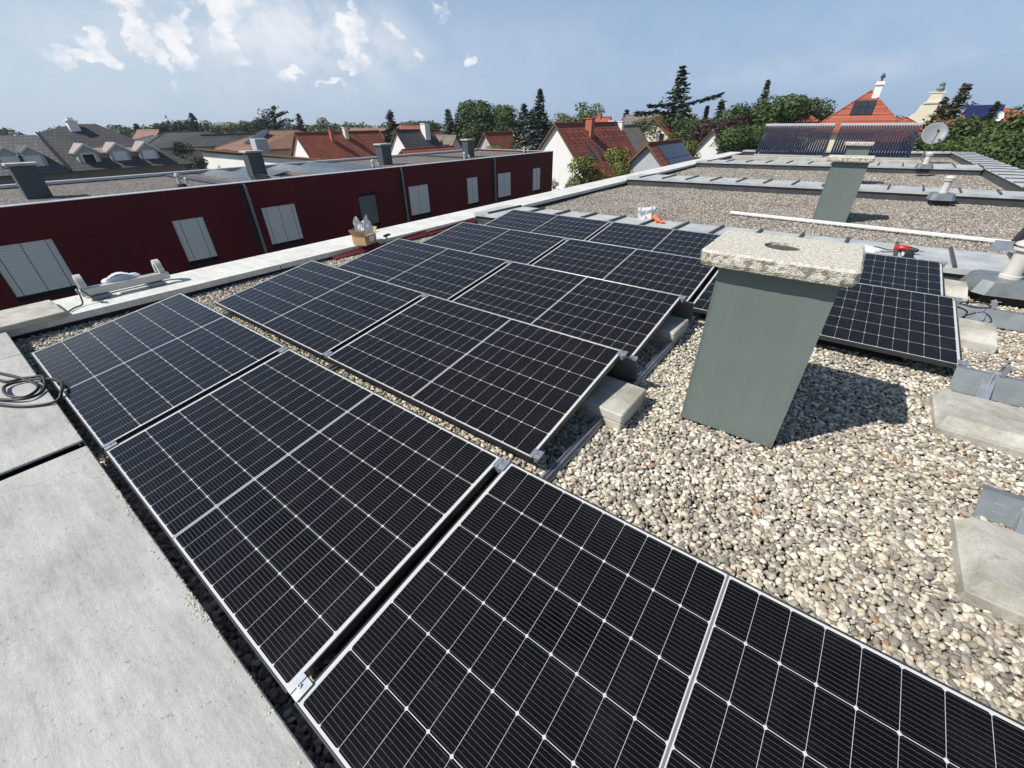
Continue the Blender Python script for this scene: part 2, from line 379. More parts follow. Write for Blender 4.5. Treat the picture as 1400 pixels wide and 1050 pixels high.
def world():
    w = bpy.data.worlds.new('World'); scene.world = w; w.use_nodes = True
    t = w.node_tree; nd = t.nodes; lk = t.links.new
    bg = nd['Background']
    sky = nd.new('ShaderNodeTexSky'); sky.sky_type = 'NISHITA'; sky.sun_disc = False
    sky.sun_elevation = SUN_EL; sky.sun_rotation = math.atan2(SUN_DIR.x, SUN_DIR.y)
    sky.air_density = 1.0; sky.dust_density = .5; sky.ozone_density = 1.5; sky.altitude = 150
    tc = nd.new('ShaderNodeTexCoord'); sep = nd.new('ShaderNodeSeparateXYZ'); lk(tc.outputs['Generated'], sep.inputs[0])
    def M(op, a, b=None, c=None):
        n = nd.new('ShaderNodeMath'); n.operation = op
        for i, v in enumerate((a, b, c)):
            if v is None: continue
            if isinstance(v, (int, float)): n.inputs[i].default_value = v
            else: lk(v, n.inputs[i])
        return n.outputs[0]
    az = M('ARCTAN2', sep.outputs[0], sep.outputs[1]); el = M('ARCSINE', sep.outputs[2])
    cb = nd.new('ShaderNodeCombineXYZ'); lk(az, cb.inputs[0]); lk(M('MULTIPLY', el, 1.25), cb.inputs[1])
    def noise(sc, de, ro, off=0.):
        mp = nd.new('ShaderNodeMapping'); mp.inputs['Location'].default_value = (off, off*.7, 0); lk(cb.outputs[0], mp.inputs[0])
        n = nd.new('ShaderNodeTexNoise'); n.inputs['Scale'].default_value = sc; n.inputs['Detail'].default_value = de; n.inputs['Roughness'].default_value = ro
        lk(mp.outputs[0], n.inputs['Vector']); return n.outputs[0]
    waz = M('ADD', az, M('MULTIPLY', M('ADD', M('MULTIPLY', M('SUBTRACT', noise(17, 3, .55, 2.2), .5), .105), M('MULTIPLY', M('SUBTRACT', noise(55, 3, .6, 8.2), .5), .035)), 1.))
    wel = M('ADD', el, M('MULTIPLY', M('ADD', M('MULTIPLY', M('SUBTRACT', noise(17, 3, .55, 5.9), .5), .075), M('MULTIPLY', M('SUBTRACT', noise(55, 3, .6, 11.2), .5), .03)), 1.))
    def gsum(lst, az=az, el=el):
        tot = None
        for a, e, sa, se, k in lst:
            q = M('ADD', M('POWER', M('DIVIDE', M('SUBTRACT', az, a), sa), 2.), M('POWER', M('DIVIDE', M('SUBTRACT', el, e), se), 2.))
            g = M('MULTIPLY', M('EXPONENT', M('MULTIPLY', q, -1.)), k)
            tot = g if tot is None else M('ADD', tot, g)
        return tot
    def smooth(v, a, b):
        n = nd.new('ShaderNodeMapRange'); n.interpolation_type = 'SMOOTHSTEP'; n.inputs['From Min'].default_value = a; n.inputs['From Max'].default_value = b
        lk(v, n.inputs['Value']); return n.outputs[0]
    # heaped clouds: small towers over the roofs on the left
    cum = gsum([(-1.335, .083, .040, .010, .72), (-1.305, .097, .018, .016, .75), (-1.248, .140, .017, .05, 1.1), (-1.232, .095, .013, .025, .85), (-1.195, .12, .018, .045, 1.05),
                (-1.135, .145, .022, .05, 1.0), (-1.10, .16, .04, .02, .7), (-.925, .135, .016, .05, 1.1), (-.95, .088, .012, .016, .8), (-1.045, .070, .028, .010, .9), (-.985, .062, .022, .006, .75), (-.82, .102, .022, .012, .6), (-.84, .14, .012, .012, .6),
                (-.711, .098, .016, .008, .8), (-.86, .15, .02, .03, .6), (-.78, .17, .018, .02, .5), (-1.6, .25, .3, .1, .5), (.6, .3, .3, .12, .5), (2.6, .3, .7, .16, .6), (-2.5, .4, .6, .2, .5)], waz, wel)
    fine = M('ADD', M('MULTIPLY', noise(30, 9, .68), .72), M('MULTIPLY', noise(85, 7, .65, 1.7), .28)); dens = smooth(M('MULTIPLY', cum, M('ADD', -.75, M('MULTIPLY', fine, 3.4))), .22, .66)
    # thin veil behind them
    veil_m = gsum([(-1.04, .14, .13, .055, 1.05), (-1.3, .12, .2, .05, .35), (-.9, .12, .08, .05, .5), (-.62, .13, .3, .05, .16), (-.1, .065, .25, .022, .30), (.05, .12, .3, .05, .18), (-1.05, .06, .5, .05, .22)])
    veil = M('MULTIPLY', veil_m, smooth(noise(11, 9, .66, 3.1), .26, .66))
    def mixc(f, a, b):
        n = nd.new('ShaderNodeMix'); n.data_type = 'RGBA'; lk(f, n.inputs['Factor'])
        for s_, v in ((n.inputs[6], a), (n.inputs[7], b)):
            if isinstance(v, tuple): s_.default_value = (*v, 1)
            else: lk(v, s_)
        return n.outputs[2]
    shade = nd.new('ShaderNodeValToRGB'); shade.color_ramp.elements[0].color = (6.6, 7.2, 8.2, 1); shade.color_ramp.elements[1].color = (9.2, 9.3, 9.5, 1)
    lk(smooth(noise(22, 6, .6, 7.7), .3, .62), shade.inputs[0])
    low = M('MULTIPLY', smooth(M('MULTIPLY', el, -1.), -.50, -.02), .86)
    west = smooth(M('MULTIPLY', az, -1.), .2, 1.4)
    base = mixc(low, sky.outputs[0], mixc(west, (3.25, 4.65, 7.0), (4.9, 6.15, 7.7)))
    c = mixc(veil, base, (7.7, 8.1, 8.8)); c = mixc(dens, c, shade.outputs[0])
    lk(c, bg.inputs[0]); bg.inputs[1].default_value = .082
world()
scene.view_settings.view_transform = 'Standard'; scene.view_settings.look = 'None'
scene.view_settings.exposure = .32; scene.view_settings.gamma = 1

# ------------------------------------------------------------------ terrain
GZ = -6.4
def ground():
    n = N('meadow'); c = n.ramp(n.noise(.05, 8), [(.3, (.055, .075, .028)), (.6, (.09, .105, .045)), (.8, (.15, .14, .09))]); n.col(c); n.set(.95)
    b = MB(); S = 700
    b.add([(-S, -S, GZ), (S, -S, GZ), (S, S, GZ), (-S, S, GZ)], [(0, 1, 2, 3)])
    return tag(b.build('ground', n.mat), kind='structure')
ground()

# ------------------------------------------------------------------ own flat roof
TILT = .151; ROWY = [0, 1.2358, 2.4338, 3.6471, 4.8794]; ROWX = [0, .012, .006, -.005, .008]; PL, PW, GAP = 1.770, 1.038, .039
GRAV = -.13; DEL = .0101
def lx(c, y): return c + DEL*y                     # a line along the building's length
XI, XO = -.820, -1.444
K5 = 1.42/1.34
def onp(x, y): return (4.43+(x-4.43)*K5, -.025+(y+.025)*K5)      # places on the lower coping
def c0f(x): return 5.80 + .062*(x+.5)
def c0b(x): return 6.70 + .070*(x+.5)
def c1f(x): return 12.18 + .115*(x+.5)
def c1b(x): return 13.22 + .085*(x+.5)
def c2f(x): return 18.47 + .17*(x+.3)
def c2b(x): return 19.50 + .215*(x+.3)
def c3f(x): return 25.95 + .30*(x+.6)
def c3b(x): return 26.7 + .30*(x+.6)
XR = 7.45; XRO = 8.25

b = MB(); b.prism([(XO+.04, -1.0), (XRO-.04, -1.0), (XRO-.04, 28.9), (XO+.34, 26.4)], GZ+.004, -.17); tag(b.build('roof', [MAT['soil']]), kind='structure')
# surface of the far gravel fields
b = MB()
b.add([(lx(XI, 13), c1b(-.4)-.05, -.150), (XR+.03, c1b(XR)-.05, -.150), (XR+.03, c2f(XR)+.05, -.150), (lx(XI, 18), c2f(-.3)+.05, -.150)], [(0, 1, 2, 3)])
b.add([(lx(XI, 19), c2b(-.3)-.05, -.150), (XR+.03, c2b(XR)-.05, -.150), (XR+.03, c3f(XR)+.05, -.150), (lx(XI, 25), c3f(-.3)+.05, -.150)], [(0, 1, 2, 3)])
tag(b.build('gravel_bed', MAT['far_gravel']), kind='structure')

# parapets
def coping_long(parent, x0, x1, ys, z, gap=.012, mat='coping'):
    """sheets of a coping along Y, a narrow joint between them; edges turn down"""
    for a, c in zip(ys[:-1], ys[1:]):
        bb = MB(); a2, c2 = a+gap/2, c-gap/2
        P = lambda x, y: (lx(x, y), y)
        o = [P(x0, a2), P(x1, a2), P(x1, c2), P(x0, c2)]
        bb.prism(o, z-.012, z)
        bb.prism([P(x0, a2), P(x0+.006, a2), P(x0+.006, c2), P(x0, c2)], z-.07, z-.0125)
        bb.prism([P(x1-.006, a2), P(x1, a2), P(x1, c2), P(x1-.006, c2)], z-.06, z-.0125)
        bb.build('coping_sheet', MAT[mat], parent)

w = thing('parapet_wall', 'long straight parapet with pale cement coping facing the maroon row house', 'parapet')
b = MB(); b.prism([(lx(XO+.05, -.9), -.9), (lx(XI-.03, -.9), -.9), (lx(XI-.03, 26), 26), (lx(XO+.05, 26), 26)], -.17, -.044); b.build('wall', MAT['bitumen'], w)
coping_long(w, XO, XI, [-.62, -.12, 2.28, 5.52, 8.72, 11.9, 15.0, 18.2, 21.3, 24.4, 26.3], -.03, mat='coping_light')

w = thing('parapet_wall', 'wide pale cement coping at the lower left beside the nearest solar panels', 'parapet')
b = MB(); b.box((XI+.02, -1.0, -.17), (7.4, -.058, -.10)); b.build('wall', MAT['bitumen'], w)
xs = [XI+.003, -.1, 1.60, 3.86, 6.0, 7.4]
for a, c in zip(xs[:-1], xs[1:]):
    g = .036 if a > 1 or c > 1 else .004
    bb = MB(); bb.bevbox((a+(g if a == 1.60 else .003), -1.05, -.035), (c-(g if c == 1.60 else .003), -.0383, -.020), .004)
    bb.box((a+.03, -.0435, -.09), (c-.03, -.0388, -.0355)); bb.build('coping_sheet', MAT['coping'], w)

def cross_wall(label, f, bk, x0, x1, step, z=.05, seam=True, gz=-.17):
    w = thing('parapet_wall', label, 'parapet')
    b = MB(); b.prism([(x0, f(x0)+.02), (x1, f(x1)+.02), (x1, bk(x1)-.02), (x0, bk(x0)-.02)], gz, z-.004); b.build('wall', MAT['dark_zinc'], w)
    b = MB(); b.prism([(x0, f(x0)-.012), (x1, f(x1)-.012), (x1, bk(x1)+.012), (x0, bk(x0)+.012)], z-.002, z+.004)
    x = x0 + step*.6; sm = MB()
    while x < x1:
        d = .028
        sm.prism([(x-d/2, f(x)), (x+d/2, f(x)), (x+d/2+.05, bk(x)), (x-d/2+.05, bk(x))], z+.0045, z+.034)
        x += step
    b.prism([(x0, f(x0)-.014), (x1, f(x1)-.014), (x1, f(x1)-.0125), (x0, f(x0)-.0125)], z-.05, z+.003)
    b.build('coping_sheet', MAT['zinc_paint'], w); sm.build('standing_seam', MAT['dark_zinc'], w); return w
cross_wall('zinc capped dividing wall right behind the hindmost solar panel row', c0f, c0b, lx(XI, 6.3)+.005, XR-.005, .50)
cross_wall('zinc capped dividing wall crossing the roof behind the second chimney', c1f, c1b, lx(XI, 12)+.005, XR-.005, .60, gz=-.22)
cross_wall('zinc capped dividing wall just before the vacuum tube collectors', c2f, c2b, lx(XI, 19)+.005, XR-.005, .64, gz=-.22)
cross_wall('low end parapet behind the vacuum tube collectors and satellite dish', c3f, c3b, lx(XI, 26)+.005, XR-.005, .9, gz=-.22)
w = thing('parapet_wall', 'parapet with stepped zinc sheets along the right edge of the roof', 'parapet')
b = MB(); b.box((XR+.03, -1., -.17), (XRO-.03, 29., .046)); b.build('wall', MAT['dark_zinc'], w)
b = MB(); y = -1.
while y < 28.9:
    y1 = min(y+.98, 29.); b.add([(XR, y, .052), (XRO, y, .052), (XRO, y1-.02, .066), (XR, y1-.02, .066), (XR, y, .046), (XRO, y, .046), (XRO, y1-.02, .046), (XR, y1-.02, .046)],
        [(0,1,2,3),(7,6,5,4),(0,4,5,1),(1,5,6,2),(2,6,7,3),(3,7,4,0)]); y += .98
b.build('coping_sheet', MAT['zinc_paint'], w)
b = MB(); y = -.02
while y < 28.9: b.box((XR-.01, y-.016, .05), (XRO+.01, y+.012, .088)); y += .98
b.build('standing_seam', MAT['dark_zinc'], w)

# ------------------------------------------------------------------ solar panels
def make_panel(label, loc, group):
    t = thing('solar_panel', label, 'solar panel', loc, (TILT, 0, 0), group)
    b = MB(); l = .0060; z0 = -.035
    for lo, hi in (((0, 0, z0), (PL, l, 0)), ((0, PW-l, z0), (PL, PW, 0)), ((0, l, z0), (l, PW-l, 0)), ((PL-l, l, z0), (PL, PW-l, 0))): b.bevbox(lo, hi, .0012)
    b.build('frame', MAT['frame'], t)
    b = MB(); b.box((l+.0003, l+.0003, -.0075), (PL-l-.0003, PW-l-.0003, -.0022)); b.build('cell_laminate', MAT['solar'], t)
    b = MB(); b.box((PL/2-.16, PW-.12, -.028), (PL/2+.16, PW-.05, -.0078)); b.build('junction_box', MAT['black_cable'], t)
    return t
G = 'solar panels in tilted rows on the gravel roof'
plabels = {
 (0, 0): 'front row solar panel at the parapet corner, crossed by a loop of the cable coil',
 (0, 1): 'front row solar panel between two narrow gaps beside the lower left coping',
 (0, 2): 'largest nearest solar panel filling the bottom edge of the picture',
 (1, 0): 'second row solar panel, the end one by the long parapet',
 (1, 1): 'second row solar panel with its propped corner over the big ballast slab',
 (2, 0): 'third row solar panel, the end one beside the cardboard box',
 (2, 1): 'third row solar panel ending at the small ballast slab left of the chimney',
 (3, 0): 'fourth row solar panel, the end one by the long maroon board',
 (3, 1): 'middle solar panel of the fourth row, left of the big chimney',
 (3, 2): 'nearer of the two solar panels right of the big chimney',
 (4, 0): 'hindmost row solar panel at the long parapet end',
 (4, 1): 'hindmost row solar panel below the clear bag and orange glove',
 (4, 2): 'hindmost row solar panel right of the chimney, below the cordless drill',
}
proto = None
for r in range(5):
    for k in range({0: 4, 1: 2, 2: 2, 3: 3, 4: 3}[r]):
        if (r, k) == (0, 3): continue
        loc = (ROWX[r] + k*(PL+GAP), ROWY[r], 0)
        if proto is None: proto = make_panel(plabels[(r, k)], loc, G)
        else: dup(proto, loc, label=plabels[(r, k)])

# clamps between and at the ends of panels
def clamp_mesh():
    b = MB(); b.box((-.017, -.027, -.03), (.017, .027, .002)); b.box((-.027, -.027, .0022), (-.006, .027, .0055)); b.box((.006, -.027, .0022), (.027, .027, .0055)); b.lathe([(.0065, .0022), (.0065, .009), (.0035, .0092), (.0035, .006)], 8)
    return b
c_proto = None
cl = []
for r in range(5):
    nj = {0: 3, 1: 2, 2: 2, 3: 3, 4: 3}[r]
    for k in range(1, nj+1):
        end = k == nj
        if r == 0 and k == 3: continue
        for back in (0, 1): cl.append((r, k, back, end))
ord_ = ['nearest', 'second', 'third', 'fourth', 'hindmost']
for r, k, back, end in cl:
    x = ROWX[r] + k*(PL+GAP) - GAP/2 - (.012 if end else 0); s = .034 if not back else PW-.034
    loc = (x, ROWY[r]+s*math.cos(TILT), s*math.sin(TILT))
    where = ('low front' if not back else 'raised back') + (' corner at the right end' if end else ' of the gap after the %s panel' % ('left' if k == 1 else 'middle'))
    lab = 'bright clamp, %s, %s panel row' % (where, ord_[r])
    if c_proto is None:
        c_proto = clamp_mesh().build('panel_clamp', MAT['clamp']); tag(c_proto, lab, 'clamp', 'aluminium clamps holding the solar panels'); c_proto.location = loc; c_proto.rotation_euler = (TILT, 0, 0)
    else:
        o = c_proto.copy(); C.objects.link(o); o.location = loc; o['label'] = lab

# sheet-steel wind plates behind every row, running on to the right where panels are still missing
def wind_plate(label, x0, x1, y, zt=.105, run=.09, slots=True):
    t = thing('wind_plate', label, 'wind plate', (0, 0, 0), group='galvanised wind plates behind the panel rows')
    b = MB(); zb = -.128
    pr = [(y, zt), (y+run, zb), (y+run+.045, zb-.002), (y+run+.045, zb), (y+run+.003, zb+.003), (y+.004, zt+.001), (y-.028, zt+.006), (y-.028, zt+.004)]
    n = len(pr); vs = [(x0, p, q) for p, q in pr] + [(x1, p, q) for p, q in pr]
    b.add(vs, [tuple(range(n)), tuple(range(2*n-1, n-1, -1))] + [(i, (i+1) % n, n+(i+1) % n, n+i) for i in range(n)])
    b.build('sheet', MAT['zinc'], t)
    return t
wind_plate('grey wind plate behind the nearest panel row, mostly hidden', .02, 5.34, ROWY[0]+1.055, .10, .05)
wind_plate('grey wind plate standing behind the second panel row by the big ballast slab', .02, 3.68, ROWY[1]+1.05)
wind_plate('grey wind plate standing behind the third panel row by the small ballast slab', .02, 3.68, ROWY[2]+1.05)
wind_plate('grey wind plate under the back edge of the fourth panel row', .02, 5.38, ROWY[3]+1.05)
# loose plates lying low on the right
def low_plate(label, x0, x1, y, zt, dy=.10, slit=True):
    t = thing('wind_plate', label, 'wind plate', (0, 0, 0), group='galvanised wind plates behind the panel rows')
    b = MB(); zb = -.125
    pr = [(y, zb), (y+dy, zt), (y+dy+.03, zt+.004), (y+dy+.03, zt+.007), (y+dy-.002, zt+.004), (y-.004, zb+.001)]
    n = len(pr); vs = [(x0, p, q) for p, q in pr] + [(x1, p-.035, q) for p, q in pr]
    b.add(vs, [tuple(range(n)), tuple(range(2*n-1, n-1, -1))] + [(i, (i+1) % n, n+(i+1) % n, n+i) for i in range(n)])
    b.build('sheet', MAT['zinc'], t)
    if slit:
        for q in (.35, .65):
            s = MB(); zz = zb+(zt-zb)*q; yy = y+dy*q
            s.add([(x0+.05, yy-.007, zz), (x0+.095, yy-.0075, zz+.0005), (x0+.095, yy-.005, zz+.0055), (x0+.05, yy-.0045, zz+.005)], [(0, 1, 2, 3)]); s.build('slot', MAT['clamp'], t)
    # bent strap over the plate
    s = MB(); xs0 = x0+.15
    s.tube([(xs0, y-.06, zb+.002), (xs0+.01, y-.02, zb+.03), (xs0+.02, y+dy*.8, zt+.012), (xs0+.022, y+dy+.05, zt+.016)], .004, 4)
    s.add([(xs0-.03, y-.07, zb+.004), (xs0+.03, y-.075, zb+.004), (xs0+.05, y+dy+.03, zt+.014), (xs0-.01, y+dy+.035, zt+.014), (xs0-.03, y-.07, zb+.008), (xs0+.03, y-.075, zb+.008), (xs0+.05, y+dy+.03, zt+.018), (xs0-.01, y+dy+.035, zt+.018)], [(3,2,1,0),(4,5,6,7),(0,1,5,4),(1,2,6,5),(2,3,7,6),(3,0,4,7)])
    s.build('strap', MAT['clamp'], t)
    s = MB(); s.box((xs0+.05, y+dy-.01, zt+.006), (xs0+.075, y+dy+.05, zt+.07)); s.box((xs0+.03, y+dy+.0, zt+.0705), (xs0+.095, y+dy+.012, zt+.074)); s.lathe([(.007, zt+.075), (.007, zt+.083)], 8, M=Matrix.Translation((xs0+.06, y+dy+.02, 0))); s.build('clip', MAT['clamp'], t)
    return t
low_plate('galvanised plate with bent strap starting at the front corner of the right panel', 5.35, 7.3, 3.51, .0, .085)
low_plate('galvanised plate with upright clip at the right edge, nearest the viewer', 5.33, 7.3, 2.22, -.03, .08)
low_plate('galvanised plate under the black cable loop behind the right panel', 5.50, 7.3, 5.02, -.01, .07, False)

# base rails
def rail(label, x, y0, y1):
    b = MB(); prof = [(-.025, 0), (.025, 0), (.025, .012), (.012, .012), (.012, .034), (.006, .034), (.006, .018), (-.006, .018), (-.006, .034), (-.012, .034), (-.012, .012), (-.025, .012)]
    n = len(prof); b.add([(x+p, y0, -.122+q) for p, q in prof] + [(x+p, y1, -.122+q) for p, q in prof], [tuple(range(n-1, -1, -1)), tuple(range(n, 2*n))] + [(i, (i+1) % n, n+(i+1) % n, n+i) for i in range(n)])
    tag(b.build('base_rail', MAT['rail']), label, 'rail', 'aluminium base rails under the panels')
rail('aluminium base rail along the right ends of the second and third panel rows', 3.665, 1.15, 5.7)
rail('aluminium base rail under the gaps after the left panels', 1.79, -.0, 5.75)
rail('aluminium base rail under the left ends by the long parapet', .12, .02, 5.85)
rail('aluminium base rail under the right ends of the two hindmost panel rows', 5.40, 3.6, 5.95)

# ballast slabs
def paver(label, x0, x1, y0, y1, zt, two=True, rot=0., step=.012):
    cx, cy = (x0+x1)/2, (y0+y1)/2; hx, hy = (x1-x0)/2, (y1-y0)/2
    t = thing('ballast_slab', label, 'concrete slab', (cx, cy, -.145), (0, 0, rot), 'concrete ballast slabs on the gravel')
    h = zt+.145
    if two:
        b = MB(); b.bevbox((-hx+.004, -hy+.006, 0), (hx-.004, hy-.003, h*.5-.001), .006); b.build('lower_slab', MAT['paver'], t)
        b = MB(); b.bevbox((-hx, -hy, h*.5+.001), (hx, hy, h), .007); b.build('upper_slab', MAT['paver'], t)
    else:
        b = MB(); b.bevbox((-hx, -hy, 0), (hx, hy, h*.55), .006)
        s = step; z0, z1 = h*.55, h
        b.add([(-hx+.012, -hy+.02, z0), (hx-.012, -hy+.02, z0), (hx-.012, hy-.012, z0), (-hx+.012, hy-.012, z0), (-hx+.035, -hy+.02+s*3, z1), (hx-.03, -hy+.02+s*3, z1), (hx-.03, hy-.02, z1), (-hx+.035, hy-.02, z1)],
              [(4,5,6,7),(0,1,5,4),(1,2,6,5),(2,3,7,6),(3,0,4,7)])
        b.build('slab', MAT['paver'], t)
    return t
paver('double concrete slab under the propped corner of the second panel row', 3.30, 3.80, 1.85, 2.20, -.02, rot=-.02)
paver('small double concrete slab under the end of the third panel row, left of the chimney', 3.28, 3.685, 3.08, 3.42, -.015, rot=-.03)
paver('worn bevelled concrete slab at the right edge below the plate with bent strap', 5.24, 6.15, 2.86, 3.30, -.035, two=False, rot=-.03, step=.018)
paver('grey concrete slab cut by the right edge, nearest the viewer', 5.235, 6.2, 1.66, 2.08, -.035, two=False, rot=-.02, step=.006)
paver('ridged concrete slab right beside the nearer panel right of the chimney', 5.30, 5.70, 4.38, 4.72, -.005, two=False, rot=-.05, step=.03)
paver('ridged concrete slab right beside the hindmost panel, before the fat vent pipe', 5.30, 5.66, 5.56, 5.92, .0, two=False, rot=-.05, step=.03)

# ------------------------------------------------------------------ chimneys
def rr_point(a, hx, hy, r):
    """point on a rounded rectangle in direction a"""
    d = Vector((math.cos(a), math.sin(a))); t = 1/max(abs(d.x)/hx, abs(d.y)/hy); p = d*t
    cx, cy = hx-r, hy-r
    if abs(p.x) > cx and abs(p.y) > cy:
        cen = Vector((math.copysign(cx, p.x), math.copysign(cy, p.y))); k = d.dot(cen); disc = k*k-(cen.length_squared-r*r)
        p = d*(k+math.sqrt(max(disc, 0)))
    return p
def make_chimney(label, loc):
    t = thing('chimney', label, 'chimney', loc, (0, 0, 0), 'chimneys with concrete slabs on the gravel roof')
    H = .93
    b = MB(); b.prism([(-.245, -.20), (.245, -.20), (.245, .20), (-.245, .20)], 0, H)
    for sx in (-1, 1): b.box((sx*.2455-.0015, -.203, 0), (sx*.2455+.0015, -.2005, H-.002))
    b.build('shaft', MAT['duct'], t)
    q = random.Random(3); b = MB()
    for zz in (.012, .30, .62, .90):
        for xx in (-.228, .228): b.lathe([(.0045, 0), (.0035, .002), (.001, .0028)], 8, M=Matrix.Translation((xx+q.uniform(-.002, .002), -.2005, zz+q.uniform(-.01, .01))) @ Matrix.Rotation(math.pi/2, 4, 'X'))
    b.box((-.2445, -.2018, .0), (-.236, -.2004, H-.002)); b.box((.236, -.2018, .0), (.2445, -.2004, H-.002)); b.box((-.2355, -.2022, .0), (.2355, -.2004, .018))
    b.build('folded_seam', MAT['duct'], t)
        # slab with flue opening
    n = 96; th = .072; hx, hy, hr = .315, .265, .082; vs, fs = [], []
    rings = [('i', -th), ('i', 0), ('m', 0), ('o2', 0), ('o', -.010), ('o', -.03), ('o', -.052), ('o2', -th)]
    ofs = Vector((-.005, .01))
    for kind, z in rings:
        for i in range(n):
            a = 2*math.pi*i/n; o = rr_point(a, hx, hy, .035); inn = Vector((math.cos(a)*hr, math.sin(a)*hr)) + ofs
            p = {'i': inn, 'm': inn.lerp(o, .5), 'o2': inn.lerp(o, .965), 'o': o}[kind]
            jit = (mnoise.noise(Vector((p.x*28, p.y*28, z*60))))*.004 + (mnoise.noise(Vector((p.x*90, p.y*90, z*120))))*.0025
            d = p.normalized()
            if kind == 'm': vs.append((p.x, p.y, z+jit*.5))
            else: vs.append((p.x+d.x*jit, p.y+d.y*jit, z+jit*.4))
    m = len(rings)
    for k in range(m):
        k2 = (k+1) % m
        for i in range(n): j = (i+1) % n; fs.append((k*n+i, k*n+j, k2*n+j, k2*n+i))
    b = MB(); b.add(vs, fs); cap = b.build('cap_slab', MAT['cap'], t, smooth=False); cap.location = (-.02, -.012, H+th+.001)
    b = MB(); b.lathe([(.081, H-.02), (.081, H+.0598)], 24, cap=False); b.lathe([(.001, H+.060), (.081, H+.060)], 24, cap=False); fl = b.build('flue_mesh', MAT['flue'], t); fl.location = (-.025, -.002, 0)
    return t
ch0 = make_chimney('big grey-green chimney in front with washed concrete slab, lichen and round flue', (4.278, 2.40, -.135))
dup(ch0, (4.285, 9.62, -.15), label='grey-green chimney in the middle distance behind the white rail')
dup(ch0, (4.25, 15.6, -.16), label='farthest small chimney standing before the tube collectors')

# ------------------------------------------------------------------ vents
def vent(label, loc, pipe_h, lean=(0, 0), base=.30, pr=.062, group='roof vents with sheet metal bases'):
    t = thing('roof_vent', label, 'vent pipe', loc, (0, 0, .12), group)
    b = MB(); h = .13; k = base
    def octo(s, c): return [(-s+c, -s), (s-c, -s), (s, -s+c), (s, s-c), (s-c, s), (-s+c, s), (-s, s-c), (-s, -s+c)]
    lo, hi = octo(k, k*.28), octo(k*.84, k*.26)
    up = MB(); up.box((-k*.7, -k*.7, -.12), (k*.7, k*.7, .0115)); up.build('shaded_upstand', MAT['dark'], t)  # collar under the base, dark colour standing in for the shadow there
    b.add([(x, y, .012) for x, y in lo] + [(x, y, h) for x, y in hi], [tuple(range(7, -1, -1)), tuple(range(8, 16))] + [(i, (i+1) % 8, 8+(i+1) % 8, 8+i) for i in range(8)])
    b.build('base_box', MAT['zinc'], t)
    b = MB(); b.lathe([(pr*1.22, h+.001), (pr*1.22, h+.03), (pr, h+.035), (pr, h+pipe_h)], 24, cap=True); b.build('pipe', MAT['cream'], t, smooth=False)
    b = MB(); z = h+pipe_h
    b.lathe([(pr*1.05, z+.001), (pr*1.45, z+.012), (pr*1.45, z+.028), (pr*1.12, z+.034), (pr*1.12, z+.046), (pr*1.5, z+.054), (pr*1.42, z+.072), (pr*.9, z+.095), (pr*.2, z+.104)], 28); b.build('cap', MAT['cream'], t, smooth=False)
    return t
v0 = vent('large vent pipe with ribbed cap on a sheet metal base at the right edge', (5.91, 5.93, -.05), .25, base=.27, pr=.066)
vent('white vent pipe before the dividing wall, right of the middle chimney', (5.95, 12.55, -.05), .22, base=.2, pr=.06)
vent('farthest white vent pipe below the satellite dish', (6.0, 18.9, .05), .22, base=.2, pr=.07)
t = thing('roof_outlet', 'black angular duct leaning behind the large vent pipe at the right edge', 'roof outlet', (6.10, 7.42, .06))
b = MB(); M = Matrix.Translation((.08, .12, 0)) @ Matrix.Rotation(.25, 4, 'Y') @ Matrix.Rotation(-.15, 4, 'X'); b.bevbox((-.05, -.04, .0), (.07, .05, .24), .012, M=M); b.build('duct', MAT['dark'], t)
b = MB(); b.add([(-.16, -.12, .012), (.02, -.16, .02), (.06, .06, .09), (-.10, .06, .085), (-.16, -.12, .004), (.02, -.16, .012), (.06, .06, .082), (-.10, .06, .077)], [(0,1,2,3),(7,6,5,4),(0,4,5,1),(1,5,6,2),(2,6,7,3),(3,7,4,0)]); b.build('flashing', MAT['clamp'], t)

# ------------------------------------------------------------------ loose things on the roof
b = MB(); M = Matrix.Translation((2.73, 9.13, -.118)) @ Matrix.Rotation(-.072, 4, 'Z'); b.bevbox((0, -.022, 0), (4.4, .022, .045), .004, M=M)
tag(b.build('aluminium_profile', MAT['white_paint']), 'long white profile lying across the gravel in front of the middle chimney', 'profile')
# slab on the parapet corner
b = MB(); M = Matrix.Translation((*onp(-.72, .06), -.0285)) @ Matrix.Rotation(.03, 4, 'Z'); b.bevbox((-.26, -.34, .0), (.26, .28, .05), .005, M=M)
tag(b.build('concrete_slab', MAT['paver']), 'flat pale slab lying on the parapet corner at the left edge', 'concrete slab')
# metal transport bracket on the parapet
t = thing('metal_bracket', 'aluminium bracket with two arched cheeks lying on the parapet by the maroon wall', 'bracket', (*onp(-.86, .84), -.028), (0, 0, -.02))
b = MB(); b.bevbox((.03, -.35, .045), (.075, .37, .115), .004); b.build('beam', MAT['cream'], t)
b = MB(); b.bevbox((-.12, -.36, .045), (-.08, .36, .09), .004); b.build('rear_beam', MAT['zinc'], t)
for yy, nm in ((-.33, 0), (.30, 1)):
    b = MB(); n = 12; prof = [(-.12, .095)] + [(-.03-.09*math.cos(math.pi*i/n), .135+.10*math.sin(math.pi*i/n)) for i in range(n+1)] + [(.06, .115), (.025, .115)] + [(-.03+.05*math.cos(math.pi*i/n), .135+.06*math.sin(math.pi*i/n)) for i in range(n+1)] + [(-.08, .095)]
    k = len(prof); b.add([(p, yy, q) for p, q in prof] + [(p, yy+.05, q) for p, q in prof], [tuple(range(k)), tuple(range(2*k-1, k-1, -1))] + [(i, (i+1) % k, k+(i+1) % k, k+i) for i in range(k)])
    b.build('cheek', MAT['cream'], t)
b = MB()
